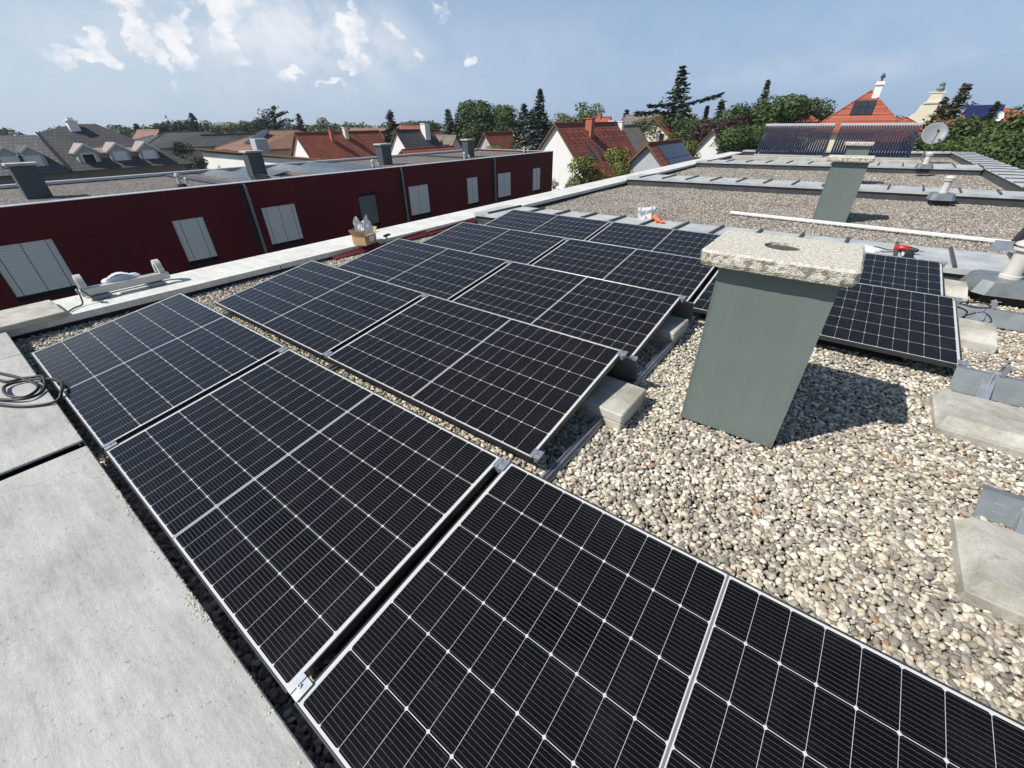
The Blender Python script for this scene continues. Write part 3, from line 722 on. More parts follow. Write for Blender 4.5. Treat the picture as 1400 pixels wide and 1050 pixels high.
for i in range(7):
    a = -.14+.04*i; b.add([(-.07, a, .12+.06*math.sin(.5*i)), (.03, a+.02, .13+.05*math.sin(.5*i+.4)), (.04, a+.06, .13+.05*math.sin(.5*i+.8)), (-.06, a+.05, .12+.06*math.sin(.5*i+.5))], [(0, 1, 2, 3)])
b.bevbox((-.06, -.16, .085), (.025, .15, .15), .02); b.build('film_roll', MAT['plastic_bag'], t)
for yy in (-.30, .16):
    b = MB(); b.bevbox((-.14, yy, 0), (.10, yy+.14, .04), .006); b.build('foot', MAT['zinc'], t)
cab0 = [[(-.80, .50, .19), (-.74, .49, .13), (-.70, .47, .068), (-.66, .41, .064), (-.60, .36, .062)], [(-.80, .52, .18), (-.72, .55, .11), (-.66, .58, .066), (-.60, .62, .062)]]
t = thing('cable', 'two thin black cables hanging from the aluminium bracket onto the coping', 'cable', (0, 0, 0))
cab = [[(*onp(x, y), z-.08) for x, y, z in c] for c in cab0]
for c in cab: b = MB(); b.tube(catmull(c), .0065); b.build('cable_end', MAT['black_cable'], t, True)
# cable coil
pts = []
import itertools
coil = [(-.9, -.42), (.30, -.22), (.47, -.08), (.60, -.02), (.76, -.06), (.80, -.16), (.55, -.30), (.10, -.42), (-.10, -.32), (.30, -.16), (.56, -.08), (.70, -.07), (.76, -.14), (.66, -.20), (.50, -.19), (.50, -.10), (.66, .0), (.80, .035), (.94, .01), (.99, -.04), (.90, -.16), (.74, -.26), (.40, -.42), (.0, -.55)]
cz = lambda i, x, y: -.008 + .010*((i*7) % 4)/3 + (.025 if y > -.04 and x > .55 else 0)
t = tag(MB().tube(catmull([(x, y, cz(i, x, y)) for i, (x, y) in enumerate(coil)], 7), .0085, 8).build('cable_coil', MAT['black_cable'], None, True), 'black cable coiled on the lower left coping, one loop over a panel corner', 'cable')
# cable loop at right panel
t = tag(MB().tube(catmull([(5.38, 4.60, .12), (5.44, 4.72, .10), (5.56, 4.86, .05), (5.66, 4.92, .055), (5.62, 4.99, .06), (5.48, 4.92, .06), (5.42, 4.80, .03), (5.48, 4.70, -.03), (5.52, 4.80, .02), (5.42, 4.66, .09)], 7), .006, 6).build('cable', MAT['black_cable'], None, True), 'black cable loop hanging off the back corner of the right panel', 'cable')

# cardboard box with a clear bag
t = thing('cardboard_box', 'open cardboard box standing on the long parapet coping', 'box', (*onp(-.50, 3.31), -.0275), (0, 0, .36))
b = MB(); W, D, H, e = .10, .135, .13, .004
for lo, hi in (((-W, -D, 0), (W, -D+e, H)), ((-W, D-e, 0), (W, D, H)), ((-W, -D+e, 0), (-W+e, D-e, H)), ((W-e, -D+e, 0), (W, D-e, H)), ((-W+e, -D+e, .0), (W-e, D-e, .004))): b.box(lo, hi)
b.build('box_body', MAT['card'], t)
for pv, ax, ang, lo, hi in (((0, -D, H), 'X', .55, (-W, -.003, .001), (W, .0, .085)), ((0, D, H), 'X', -.75, (-W, 0, .001), (W, .003, .085)), ((-W, 0, H), 'Y', -.5, (-.003, -D, .001), (0, D, .075)), ((W, 0, H), 'Y', 1.35, (0, -D, .001), (.003, D, .075))):
    b = MB(); b.box(lo, hi, M=Matrix.Translation(pv) @ Matrix.Rotation(ang, 4, ax)); b.build('flap', MAT['card'], t)
b = MB(); b.box((W+.001, -.03, .03), (W+.0018, .09, .10)); b.build('paper_label', MAT['white_paint'], t)
def crumple(name, label, cat, loc, rows, seed, mat='plastic_bag', rot=0.):
    """thin folded sheet as a closed shell: rows = [(z, half width, y offset)]"""
    q = random.Random(seed); n = 14; vs = []
    for z, hw, yo in rows:
        for i in range(n):
            u = i/(n-1)*2-1; z0 = z
            if (z, hw, yo) == rows[-1] and cat == 'bag' and seed != 11: z0 = z+.055*math.sin(u*4.2+seed*1.3)
            vs.append((u*hw, yo+.012*math.sin(u*5+z*22)+q.uniform(-.004, .004), z0+q.uniform(-.003, .003)+.008*math.sin(u*3)))
    m = len(rows); fr = [(k*n+i, k*n+i+1, (k+1)*n+i+1, (k+1)*n+i) for k in range(m-1) for i in range(n-1)]
    b = MB(); b.add(vs, fr); o = b.build(name, MAT[mat]); tag(o, label, cat); o.location = loc; o.rotation_euler = (0, 0, rot)
    md = o.modifiers.new('thickness', 'SOLIDIFY'); md.thickness = .003
    return o
crumple('plastic_bag', 'crumpled white plastic bag standing up out of the cardboard box', 'bag', (*onp(-.50, 3.30), -.01), [(0, .05, 0), (.08, .065, .01), (.16, .085, -.01), (.22, .095, .01), (.27, .10, .02), (.30, .095, .0)], 3, mat='white_paint', rot=.95)
crumple('plastic_bag', 'second white plastic sheet poking from the cardboard box', 'bag', (*onp(-.46, 3.38), -.01), [(0, .04, 0), (.08, .05, -.01), (.16, .055, .01), (.20, .06, .02), (.22, .06, .0)], 5, mat='white_paint', rot=1.2)
# hammer-like pin and boards along the parapet
t = thing('hammer', 'small hammer with pale handle leaning at the parapet behind the box', 'hammer', (-.74, 3.84, -.135), (0, 0, .3))
b = MB(); b.tube([(0, -.02, 0), (.0, .0, .145)], .012, 8); b.build('handle', MAT['cream'], t)
b = MB(); b.box((-.016, -.05, .146), (.016, .065, .172)); b.tube([(0, .06, .159), (0, .10, .150)], .011, 6); b.build('head', MAT['dark'], t)
for i, (y0, y1, x0, x1, lab) in enumerate(((2.95, 3.70, -.76, -.765, 'short maroon board lying in the gravel before the cardboard box'), (3.72, 4.62, -.775, -.77, 'maroon board leaning at the parapet behind the cardboard box'), (4.58, 5.75, -.765, -.76, 'long maroon board farthest along the parapet beside the third panel row'))):
    b = MB(); b.add([(x0, y0, -.10), (x0+.065, y0, -.118), (x1+.065, y1, -.112), (x1, y1, -.06), (x0, y0, -.085), (x0+.065, y0, -.105), (x1+.065, y1, -.099), (x1, y1, -.045)], [(3,2,1,0),(4,5,6,7),(0,1,5,4),(1,2,6,5),(2,3,7,6),(3,0,4,7)])
    tag(b.build('cladding_board', MAT['red_board']), lab, 'board', 'maroon offcut boards along the parapet')

crumple('plastic_bag', 'clear plastic bag standing on the zinc coping by the orange glove', 'bag', (1.93, 6.86, .055), [(0, .10, 0), (.07, .125, .012), (.13, .135, -.005), (.175, .14, .01)], 11, rot=.55)
t = thing('work_glove', 'orange work glove lying over the zinc coping beside the clear bag', 'glove', (2.16, 6.74, .058), (0, 0, -.55))
b = MB(); b.tube(catmull([(-.13, .0, .05), (-.06, .0, .06), (.02, 0, .035), (.08, 0, .025)]), [.02]*8+[.034]*8+[.03]*9, 10); b.build('cuff', MAT['orange_glove'], t, True)
b = MB()
for k in range(4): b.tube(catmull([(.07, -.022+.015*k, .025), (.12, -.028+.019*k, .026), (.155+.01*(k % 2), -.03+.021*k, .014)], 4), .009, 7)
b.tube(catmull([(.03, -.03, .03), (.06, -.06, .025), (.09, -.07, .012)], 4), .009, 7); b.build('fingers', MAT['orange_glove'], t, True)
# drill
t = thing('cordless_drill', 'red and black cordless drill lying on the zinc coping', 'drill', (5.14, 6.62, .055), (0, 0, -.35))
b = MB(); b.tube([(-.09, 0, .045), (-.03, 0, .047), (.05, 0, .047)], [.03, .036, .034], 12); b.build('motor_housing', MAT['red_plastic'], t, True)
b = MB(); b.tube([(.05, 0, .047), (.08, 0, .047), (.12, 0, .047), (.135, 0, .047)], [.03, .027, .022, .008], 10); b.tube([(.135, 0, .047), (.18, 0, .046)], .004, 6); b.build('chuck', MAT['dark'], t)
b = MB(); b.tube([(-.02, 0, .03), (.04, -.09, .032), (.07, -.14, .034)], [.024, .022, .024], 8); b.build('handle', MAT['dark'], t, True)
b = MB(); b.bevbox((-.05, -.045, 0), (.07, .045, .06), .01, M=Matrix.Translation((.09, -.175, .002)) @ Matrix.Rotation(-.95, 4, 'Z')); b.build('battery', MAT['dark'], t)
b = MB(); b.bevbox((-.02, -.046, .012), (.05, -.0452, .05), .0, M=Matrix.Translation((.09, -.175, .002)) @ Matrix.Rotation(-.95, 4, 'Z')); b.build('battery_sticker', MAT['white_paint'], t)
b = MB(); b.tube(catmull([(4.80, 6.66, .062), (4.9, 6.74, .062), (5.0, 6.66, .062), (5.06, 6.64, .07)]), .005, 6); b.tube(catmull([(4.86, 6.44, .062), (4.95, 6.5, .062), (5.08, 6.58, .065)]), .005, 6)
tag(b.build('cord', MAT['black_cable']), 'thin black cord between the white packet and the drill', 'cord')
t = thing('packet', 'white folded packet lying on the zinc coping left of the drill', 'packet', (4.83, 6.52, .056), (0, 0, -.5))
b = MB(); b.add([(-.11, -.07, .0), (.09, -.07, 0), (.12, .05, 0), (-.09, .06, 0), (-.10, -.06, .035), (.08, -.065, .022), (.11, .045, .03), (-.08, .05, .045)], [(3,2,1,0),(4,5,6,7),(0,1,5,4),(1,2,6,5),(2,3,7,6),(3,0,4,7)]); b.build('sheet', MAT['plastic_bag'], t)

# ------------------------------------------------------------------ vacuum tube collectors and dish
def collector(label, x0, x1, y, zb, zt, run, ntube):
    t = thing('tube_collector', label, 'solar collector', (0, 0, 0), group='vacuum tube solar collectors at the far end')
    b = MB(); b.bevbox((x0, y+run-.05, zt), (x1, y+run+.10, zt+.11), .015); b.build('manifold', MAT['silver'], t)
    b = MB(); b.box((x0, y-.06, zb-.05), (x1, y+.02, zb)); 
    for xx in (x0+.02, (x0+x1)/2, x1-.06):
        b.add([(xx, y, zb-.07), (xx+.04, y, zb-.07), (xx+.04, y+run, zt-.08), (xx, y+run, zt-.08), (xx, y, zb-.10), (xx+.04, y, zb-.10), (xx+.04, y+run, zt-.11), (xx, y+run, zt-.11)], [(0,1,2,3),(7,6,5,4),(0,4,5,1),(1,5,6,2),(2,6,7,3),(3,7,4,0)])
        b.box((xx, y+run+.02, -.14), (xx+.04, y+run+.06, zt-.001))
    b.build('support_frame', MAT['silver'], t)
    for i in range(ntube):
        x = x0+.06+(x1-x0-.12)*i/(ntube-1)
        b = MB(); b.tube([(x, y-.02, zb+.012), (x, y+.06, zb+.045), (x, y+run, zt+.04)], .040, 10); b.build('tube', MAT['tube'], t, True)
    return t
collector('vacuum tube collector at the left behind the farthest chimney', .42, 3.05, 23.6, .06, 1.09, 1.0, 29)
collector('vacuum tube collector on the right beside the satellite dish', 3.23, 5.86, 23.6, .06, 1.09, 1.0, 29)
b = MB(); b.bevbox((-.3, 22.75, -.145), (6.2, 23.05, .02), .01); tag(b.build('footing', MAT['paver']), 'pale concrete footing beam in front of the vacuum tube collectors', 'footing')
t = thing('satellite_dish', 'grey satellite dish right of the vacuum tube collectors', 'satellite dish', (6.28, 24.2, -.15), (0, 0, .18))
b = MB(); b.tube([(0, .12, 0), (0, .12, 1.0)], .028, 10); b.lathe([(.16, 0), (.16, .015)], 12, M=Matrix.Translation((0, .12, 0))); b.build('mast', MAT['zinc'], t)
MD = Matrix.Translation((0, 0, .98)) @ Matrix.Rotation(R(66), 4, 'X')
prof = [(.0, .0), (.1, .006), (.2, .024), (.3, .054), (.38, .088), (.385, .085), (.385, .08), (.3, .044), (.2, .014), (.1, -.004), (0, -.01)]
b = MB(); b.lathe(prof, 36, M=MD, cap=False); b.build('reflector', MAT['dish'], t, True)
b = MB(); b.tube([tuple(MD @ Vector((0, -.33, .07))), tuple(MD @ Vector((0, -.22, .30))), tuple(MD @ Vector((0, -.06, .40)))], .012, 8); b.build('feed_arm', MAT['dark'], t)
b = MB(); b.tube([tuple(MD @ Vector((0, -.09, .42))), tuple(MD @ Vector((0, .0, .33)))], [.03, .035], 10); b.build('feed_horn', MAT['dark'], t)

# ------------------------------------------------------------------ pebbles
rng = np.random.default_rng(5)
def ico(sub):
    bm = bmesh.new(); bmesh.ops.create_icosphere(bm, subdivisions=sub, radius=1)
    V = np.array([v.co[:] for v in bm.verts]); F = np.array([[v.index for v in f.verts] for f in bm.faces]); bm.free(); return V, F
def pebbles(name, P, size, sub, mat='pebble'):
    """one mesh of flattened, knobbly stones; P (n,3) centres, size (n,) mean half length"""
    V0, F0 = ico(sub); n = len(P); k = len(V0)
    var = []
    for s in range(9):
        d = 1+.20*np.array([mnoise.noise(Vector(v)*1.1+Vector((s*7.1, s*3.3, 0))) for v in V0])+.10*np.array([mnoise.noise(Vector(v)*2.6+Vector((0, s*5.1, 9))) for v in V0])
        var.append(V0*d[:, None])
    var = np.array(var)[rng.integers(0, 9, n)]
    ax = np.stack([rng.uniform(1.05, 1.5, n), rng.uniform(.8, 1.05, n), rng.uniform(.48, .78, n)], 1)*size[:, None]
    var = var*ax[:, None, :]
    a = rng.uniform(0, 2*np.pi, n); t = rng.normal(0, .33, n); t2 = rng.normal(0, .33, n)
    ca, sa = np.cos(a), np.sin(a); ct, st = np.cos(t), np.sin(t); cu, su = np.cos(t2), np.sin(t2)
    Z = np.zeros(n); O = np.ones(n)
    Rz = np.stack([ca, -sa, Z, sa, ca, Z, Z, Z, O], 1).reshape(n, 3, 3)
    Rx = np.stack([O, Z, Z, Z, ct, -st, Z, st, ct], 1).reshape(n, 3, 3); Ry = np.stack([cu, Z, su, Z, O, Z, -su, Z, cu], 1).reshape(n, 3, 3)
    RR = Rz @ Rx @ Ry
    W = np.einsum('nij,nkj->nki', RR, var)+P[:, None, :]
    F = (F0[None]+(np.arange(n)*k)[:, None, None]).reshape(-1, 3)
    return tag(raw_mesh(name, W.reshape(-1, 3), F, MAT[mat], None, True), kind='stuff')
def grid(x0, x1, y0, y1, p):
    xs = np.arange(x0, x1, p); ys = np.arange(y0, y1, p*.92); X, Y = np.meshgrid(xs, ys); X = X+(np.arange(len(ys)) % 2)[:, None]*p*.5
    X = X+rng.uniform(-.42, .42, X.shape)*p; Y = Y+rng.uniform(-.42, .42, Y.shape)*p
    return X.ravel(), Y.ravel()
def under_panels(X, Y):
    """deep below a row of panels, where nothing is seen"""
    hid = np.zeros(X.shape, bool)
    for r in range(5):
        xe = ROWX[r] + {0: 5.37, 1: 3.56, 2: 3.56, 3: 5.37, 4: 5.37}[r]
        joint = np.zeros(X.shape, bool)
        for k in (1, 2, 3): joint |= np.abs(X-(ROWX[r]+k*(PL+GAP)-GAP/2)) < .06
        yb = ROWY[r]+PW*.98
        hid |= (X > ROWX[r]+.10) & (X < xe-.22) & (Y > ROWY[r]+.16) & (Y < yb-.16) & ~joint
    return hid
BLK = [(4.03, 4.53, 2.19, 2.61), (5.72, 6.1, 5.74, 6.12)]
def clear(X, Y):
    ok = np.ones(X.shape, bool)
    for a, b2, c, d in BLK: ok &= ~((X > a) & (X < b2) & (Y > c) & (Y < d))
    return ok
def field(name, x0, x1, y0, y1, pitch, smin, smax, sub, cond, zb, zj, layers=1, mat='pebble'):
    Ps, Ss = [], []
    for L in range(layers):
        X, Y = grid(x0, x1, y0, y1, pitch*(1 if L == 0 else 1.25)); m = cond(X, Y) & clear(X, Y); X, Y = X[m], Y[m]
        Ps.append(np.stack([X, Y, zb+L*.009+rng.uniform(-zj, zj, X.shape)+.008*np.sin(X*2.1)*np.sin(Y*1.7)], 1)); Ss.append(smin+(smax-smin)*rng.beta(1.6, 2.6, X.shape))
    return pebbles(name, np.concatenate(Ps), np.concatenate(Ss), sub, mat)
near = lambda X, Y: (X-4.43)**2+(Y+.02)**2 < 4.3**2
field('gravel', -.55, 7.2, -.06, 4.4, .0205, .0065, .0180, 2, lambda X, Y: near(X, Y) & ((X-4.43)**2+(Y+.02)**2 < 2.9**2) & ~under_panels(X, Y), -.143, .006, 2)
field('gravel', -.85, 7.2, -.06, 6.8, .0225, .0078, .0185, 1, lambda X, Y: ((X-4.43)**2+(Y+.02)**2 >= 2.9**2) & ~under_panels(X, Y) & (Y < c0f(X)) & (X > XI-.02), -.143, .006, 2)
field('gravel', -.90, XR, 6.6, 13.0, .0275, .0105, .0215, 1, lambda X, Y: (Y > c0b(X)) & (Y < c1f(X)) & (X > XI+.01*Y-.02), -.152, .007, 1, 'shaded_pebble')
m_ = 420; yy_ = -.0385-np.abs(rng.normal(0, .012, m_)); xx_ = np.concatenate([rng.uniform(.2, 4.2, m_-240), rng.normal(2.35, .10, 90), rng.normal(3.05, .06, 150)])
pebbles('gravel', np.stack([xx_, yy_, np.full(m_, -.0195)], 1), rng.uniform(.0009, .0042, m_), 1, 'crumb')
b = MB(); q_ = random.Random(8)
for i in range(46):
    a = q_.uniform(0, 6.28); x = q_.uniform(3.7, 6.2); y = q_.uniform(.9, 3.4); l = q_.uniform(.008, .018); z = -.118+q_.uniform(0, .008)
    if 3.9 < x < 4.7 and 2.0 < y < 2.8: continue
    u = Vector((math.cos(a), math.sin(a), q_.uniform(-.3, .3))); v = Vector((-math.sin(a), math.cos(a), q_.uniform(-.3, .3))); c_ = Vector((x, y, z))
    b.add([c_-u*l, c_-v*l*.45+u*l*.1+Vector((0, 0, .003)), c_+u*l, c_+v*l*.45+u*l*.1+Vector((0, 0, .003)), c_+Vector((0, 0, -.001))], [(0, 1, 4), (1, 2, 4), (2, 3, 4), (3, 0, 4)])
tag(b.build('leaf_litter', MAT['litter']), kind='stuff')
b = MB(); b.add([(XI-.02, 6.5, -.155), (XR+.02, 6.5, -.155), (XR+.02, 13.2, -.155), (XI-.02, 13.2, -.155)], [(0, 1, 2, 3)])
tag(b.build('gravel_bed', MAT['far_gravel']), kind='structure')
# far fields: coarser grains standing proud of their bed
field('gravel', -.7, XR, 13.2, 26.5, .052, .016, .030, 1, lambda X, Y: ((Y > c1b(X)) & (Y < c2f(X))) | ((Y > c2b(X)) & (Y < c3f(X))), -.155, .006, 1, 'shaded_pebble')

# ------------------------------------------------------------------ maroon row house on the left
FX = -10.1179
def red_house():
    t = thing('row_house', 'long maroon clad row house with flat gravel roof across the gap', 'row house', (FX, 0, 0))
    t.rotation_euler = (0, 0, -DEL)
    y0, y1, top, dep = -9.0, 23.05, -.06, 5.75
    zs, zl = -2.03, -.79
    wins = []
    for u in range(-2, 4):
        s = 5.9*u; f = {0: 0, 1: 0, 2: 0, 3: -.12}.get(u, 0)
        wins.append((s+.42+f, s+1.52+f, u, 'wide')); wins.append((s+3.92+f*4.6, s+4.70+f*4.6, u, 'slim'))
    wins = sorted(w for w in wins if w[0] > y0+.5 and w[1] < y1-.3)
    b = MB(); th = .24
    b.box((-th, y0, zl), (0, y1, top)); b.box((-th, y0, GZ), (0, y1, zs))
    p = y0
    for a, c, u, k in wins: b.box((-th, p, zs), (0, a, zl)); p = c
    b.box((-th, p, zs), (0, y1, zl))
    b.box((-dep, y1-th, GZ), (-th, y1, top)); b.box((-dep, y0, GZ), (-th, y0+th, top)); b.box((-dep, y0+th, GZ), (-dep+th, y1-th, top))
    b.build('wall', MAT['clad'], t)
    for a, c, u, k in wins:
        w = MB(); fw = .045
        for lo, hi in (((-.16, a, zs), (-.09, a+fw, zl)), ((-.16, c-fw, zs), (-.09, c, zl)), ((-.16, a+fw, zl-fw), (-.09, c-fw, zl)), ((-.16, a+fw, zs), (-.09, c-fw, zs+fw))): w.box(lo, hi)
        w.box((-.09, a+.004, zs+.001), (.05, c-.004, zs+.022))
        wo = w.build('window', MAT['dark'], t)
        g = MB(); g.box((-.15, a+fw, zs+fw), (-.14, c-fw, zl-fw)); g.build('pane', MAT['glass'], wo)
        open_ = (u == 1 and k == 'slim'); lo_z = zs+.13
        bl = MB(); bl.box((-.060, a+.012, lo_z), (-.037, c-.012, zl-.012 - (.10 if open_ else 0)))
        bl.build('blind', MAT['duct' if open_ else 'blind'], wo)
        if not open_:
            cd = MB(); nn = [.22, .78] if k == 'slim' else [.12, .5, .88]
            if u >= 2: nn = [.5]
            for q in nn: yy = a+(c-a)*q; cd.box((-.0365, yy-.006, lo_z), (-.0345, yy+.006, zl-.02))
            cd.build('guide_cord', MAT['dark'], wo)
    for yy in (-5.85, .14-.0, 6.03, 11.94, 17.70):
        if yy == .14: continue
        g = MB(); g.box((.0025, yy-.13, GZ), (.006, yy-.02, top-.03)); g.build('shadow_joint', MAT['dark'], t)
        g = MB(); g.tube([(-.02, yy, -.08), (.02, yy, -.11), (.065, yy, -.17), (.065, yy, GZ)], .042, 12)
        for zz in (-.5, -1.9, -3.6): g.box((.004, yy-.05, zz), (.112, yy+.05, zz+.03))
        g.build('downpipe', MAT['zinc'], t)
    r = MB(); r.box((-dep+th, y0+th, -.36), (-th, y1-th, -.14)); ro = r.build('roof', MAT['maroon_gravel'], t)
    e = MB(); e.box((-th-.03, y0-.03, top+.002), (.022, y1+.03, top+.016)); e.box((-dep-.03, y0-.03, top+.002), (-dep+th-.06, y1+.03, top+.022)); e.box((-dep+th-.058, y0, top-.05), (-dep+th+.03, y1-.3, top+.024)); e.box((-dep+th+.06, y1-th-.02, top+.002), (-th-.035, y1+.03, top+.020)); e.build('roof_edge', MAT['silver'], t)
    d = MB(); d.box((-dep+th+.0, y0+th, -.139), (-dep+th+.012, y1-th, top-.03)); d.box((-th-.012, y0+th, -.139), (-th, y1-th, top)); d.build('edge_flashing', MAT['dark_zinc'], t)
    for yy in (5.86, 11.76, 17.6):
        e = MB(); e.box((-dep+th+.02, yy-.16, -.139), (-th-.02, yy+.16, -.10)); e.box((-dep+th+.02, yy-.19, -.099), (-th-.02, yy+.19, -.088)); e.build('dividing_kerb', MAT['dark_zinc'], ro)
    for i, yy in enumerate((1.92, 7.50, 13.0, 18.45)):
        xx = -2.1-.012*yy
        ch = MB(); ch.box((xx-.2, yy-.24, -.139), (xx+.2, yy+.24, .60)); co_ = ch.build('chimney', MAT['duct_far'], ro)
        ch = MB(); ch.bevbox((xx-.25, yy-.30, .601), (xx+.25, yy+.30, .66), .01); ch.build('cap_slab', MAT['paver'], ro)
    for xx, yy in ((-1.5, 4.9), (-.75, 11.25), (-.7, 16.4), (-1.0, 21.6)):
        v = MB(); v.lathe([(.17, 0), (.13, .07)], 8, M=Matrix.Translation((xx, yy, -.138))); v.build('vent_base', MAT['dark'], ro)
        v = MB(); v.lathe([(.05, .07), (.05, .26), (.075, .27), (.075, .30), (.05, .31), (.06, .33), (.02, .36)], 12, M=Matrix.Translation((xx, yy, -.138))); v.lathe([(.035, .07), (.035, .20), (.05, .21), (.03, .24)], 10, M=Matrix.Translation((xx+.16, yy+.14, -.138))); v.build('vent_pipe', MAT['cream'], ro)
    return t
red_house()
n_ = 0
rows_ = [(6.35, 'first'), (7.55, 'second'), (9.0, 'third'), (10.25, 'fourth')]
for y, w_ in rows_:
    for k, kk in enumerate(('rear', 'middle', 'front')):
        if y in (7.55,) and k == 2: continue
        x = -15.66+k*(PL+.01)
        dup(proto, (x+PL, y+PW*.99, -.03), (R(-9) if y != 9.0 else R(-7), 0, math.pi), label='solar panel on the maroon house roof, %s one of the %s row' % (kk, w_), group='solar panels on the maroon row house')

# ------------------------------------------------------------------ houses beyond
def house(name, label, x, y0, L, hw, rz, ez, wall, roof, axis='Y', chimneys=(), windows=(), over=.35, rx=(), verge='wood', category='house'):
    """gabled house; the ridge runs along +Y from (x, y0) (or along +X for axis X); heights are above the terrain"""
    rot = 0 if axis == 'Y' else -math.pi/2
    t = thing(name, label, category, (x, y0, GZ), (0, 0, rot))
    rz -= GZ; ez -= GZ; sl = (rz-ez)/hw
    b = MB()
    for yy0, yy1 in ((0, L),):
        pr = [(-hw, 0), (hw, 0), (hw, ez), (0, rz-.02), (-hw, ez)]
        b.add([(p, yy0, q) for p, q in pr] + [(p, yy1, q) for p, q in pr], [(4,3,2,1,0), (5,6,7,8,9)] + [(i, (i+1) % 5, 5+(i+1) % 5, 5+i) for i in range(5)])
    b.build('wall', MAT[wall], t)
    r = MB(); o = over; th = .14
    for s in (-1, 1):
        a = [(0, rz+.03), (s*(hw+o), ez-sl*o+.03)]
        vs = []
        for yy in (-o*.7, L+o*.7):
            vs += [(a[0][0], yy, a[0][1]), (a[1][0], yy, a[1][1]), (a[1][0], yy, a[1][1]+th), (a[0][0], yy, a[0][1]+th)]
        r.add(vs, [(0,1,2,3), (7,6,5,4), (0,4,5,1), (1,5,6,2), (2,6,7,3), (3,7,4,0)])
    r.tube([(0, -o*.7, rz+.15), (0, L+o*.7, rz+.15)], .11, 6)
    ro = r.build('roof', MAT[roof], t)
    v = MB()
    for s in (-1, 1):
        yy = -o*.7
        v.add([(0, yy-.03, rz+.02), (s*(hw+o), yy-.03, ez-sl*o+.02), (s*(hw+o), yy-.03, ez-sl*o+.19), (0, yy-.03, rz+.19), (0, yy-.002, rz+.02), (s*(hw+o), yy-.002, ez-sl*o+.02), (s*(hw+o), yy-.002, ez-sl*o+.19), (0, yy-.002, rz+.19)], [(0,1,2,3), (7,6,5,4), (0,4,5,1), (1,5,6,2), (2,6,7,3), (3,7,4,0)])
    v.build('barge_board', MAT[verge], t)
    for cx, cy, ct, cs, m in chimneys:
        c = MB(); c.box((cx-cs, cy-cs, rz-abs(cx)*sl-.4), (cx+cs, cy+cs, ct-GZ)); c.box((cx-cs-.06, cy-cs-.06, ct-GZ+.003), (cx+cs+.06, cy+cs+.06, ct-GZ+.08)); c.build('chimney', MAT[m], ro)
    g = MB(); xx = hw+o+.02; g.tube([(xx, -o*.7, ez-sl*o+.10), (xx, L+o*.7, ez-sl*o+.10)], .07, 6); g.tube([(xx, .15, ez-sl*o+.08), (hw+.07, .15, ez-sl*o-.3), (hw+.07, .15, 0)], .05, 6); g.build('gutter', MAT['dark_zinc'], t)
    if len(chimneys) > 1:
        g = MB(); g.tube([(-.2, L*.6, rz), (-.2, L*.6, rz+1.3)], .025, 5)
        for q_ in (.75, .95, 1.15, 1.28): g.tube([(-.65, L*.6, rz+q_), (.25, L*.6, rz+q_)], .015, 4)
        g.build('aerial', MAT['dark_zinc'], ro)
    for wx, wz, ww, wh in windows:
        w = MB(); w.box((wx-ww/2, -.05, wz-GZ), (wx+ww/2, -.003, wz-GZ+wh)); wo = w.build('window', MAT['white_paint'], t)
        p = MB(); p.box((wx-ww/2+.07, -.058, wz-GZ+.07), (wx+ww/2-.07, -.052, wz-GZ+wh-.07)); p.build('pane', MAT['glass'], wo)
    for q, cy, w_, h_ in rx:           # roof lights on the +x slope: distance down the slope, position along
        n = Vector((sl, 0, 1)).normalized(); d = Vector((1, 0, -sl)).normalized(); c0 = Vector((0, cy, rz+.18)) + d*q
        w = MB(); A = [c0, c0+Vector((0, w_, 0)), c0+Vector((0, w_, 0))+d*h_, c0+d*h_]
        w.add([tuple(p) for p in A] + [tuple(p+n*.08) for p in A], [(3,2,1,0), (4,5,6,7), (0,1,5,4), (1,2,6,5), (2,3,7,6), (3,0,4,7)]); wo = w.build('roof_window', MAT['dark_zinc'], ro)
    return t, ro, sl
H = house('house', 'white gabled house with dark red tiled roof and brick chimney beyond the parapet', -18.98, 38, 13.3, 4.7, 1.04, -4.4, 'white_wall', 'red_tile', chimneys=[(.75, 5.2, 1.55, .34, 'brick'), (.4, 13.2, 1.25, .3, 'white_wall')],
          windows=[(-1.2, -2.6, 1.2, 1.25), (1.0, -5.4, 1.1, 1.3)], rx=[(2.6, 2.9, .62, 1.3), (2.6, 4.5, .62, 1.3)])
sn = MB()
for i in range(12):
    for j in range(2): sn.box((.62+.5*j, .6+i*1.02+.4*j, 1.04-GZ-(.62+.5*j)*1.157+.17), (.72+.5*j, .72+i*1.02+.4*j, 1.04-GZ-(.62+.5*j)*1.157+.30))
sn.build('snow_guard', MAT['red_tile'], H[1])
house('house', 'brown roofed house directly behind the dark red tiled one', -20.3, 51.9, 8, 4.2, .7, -3.6, 'white_wall', 'brown_tile', chimneys=[(-.6, 2, 1.3, .3, 'white_wall')])
sh = house('garden_house', 'small gabled outbuilding with solar panels on its tiled roof', -7.38, 31, 6.4, 2.5, -.09, -2.49, 'shade_wall', 'red_tile', category='outbuilding')
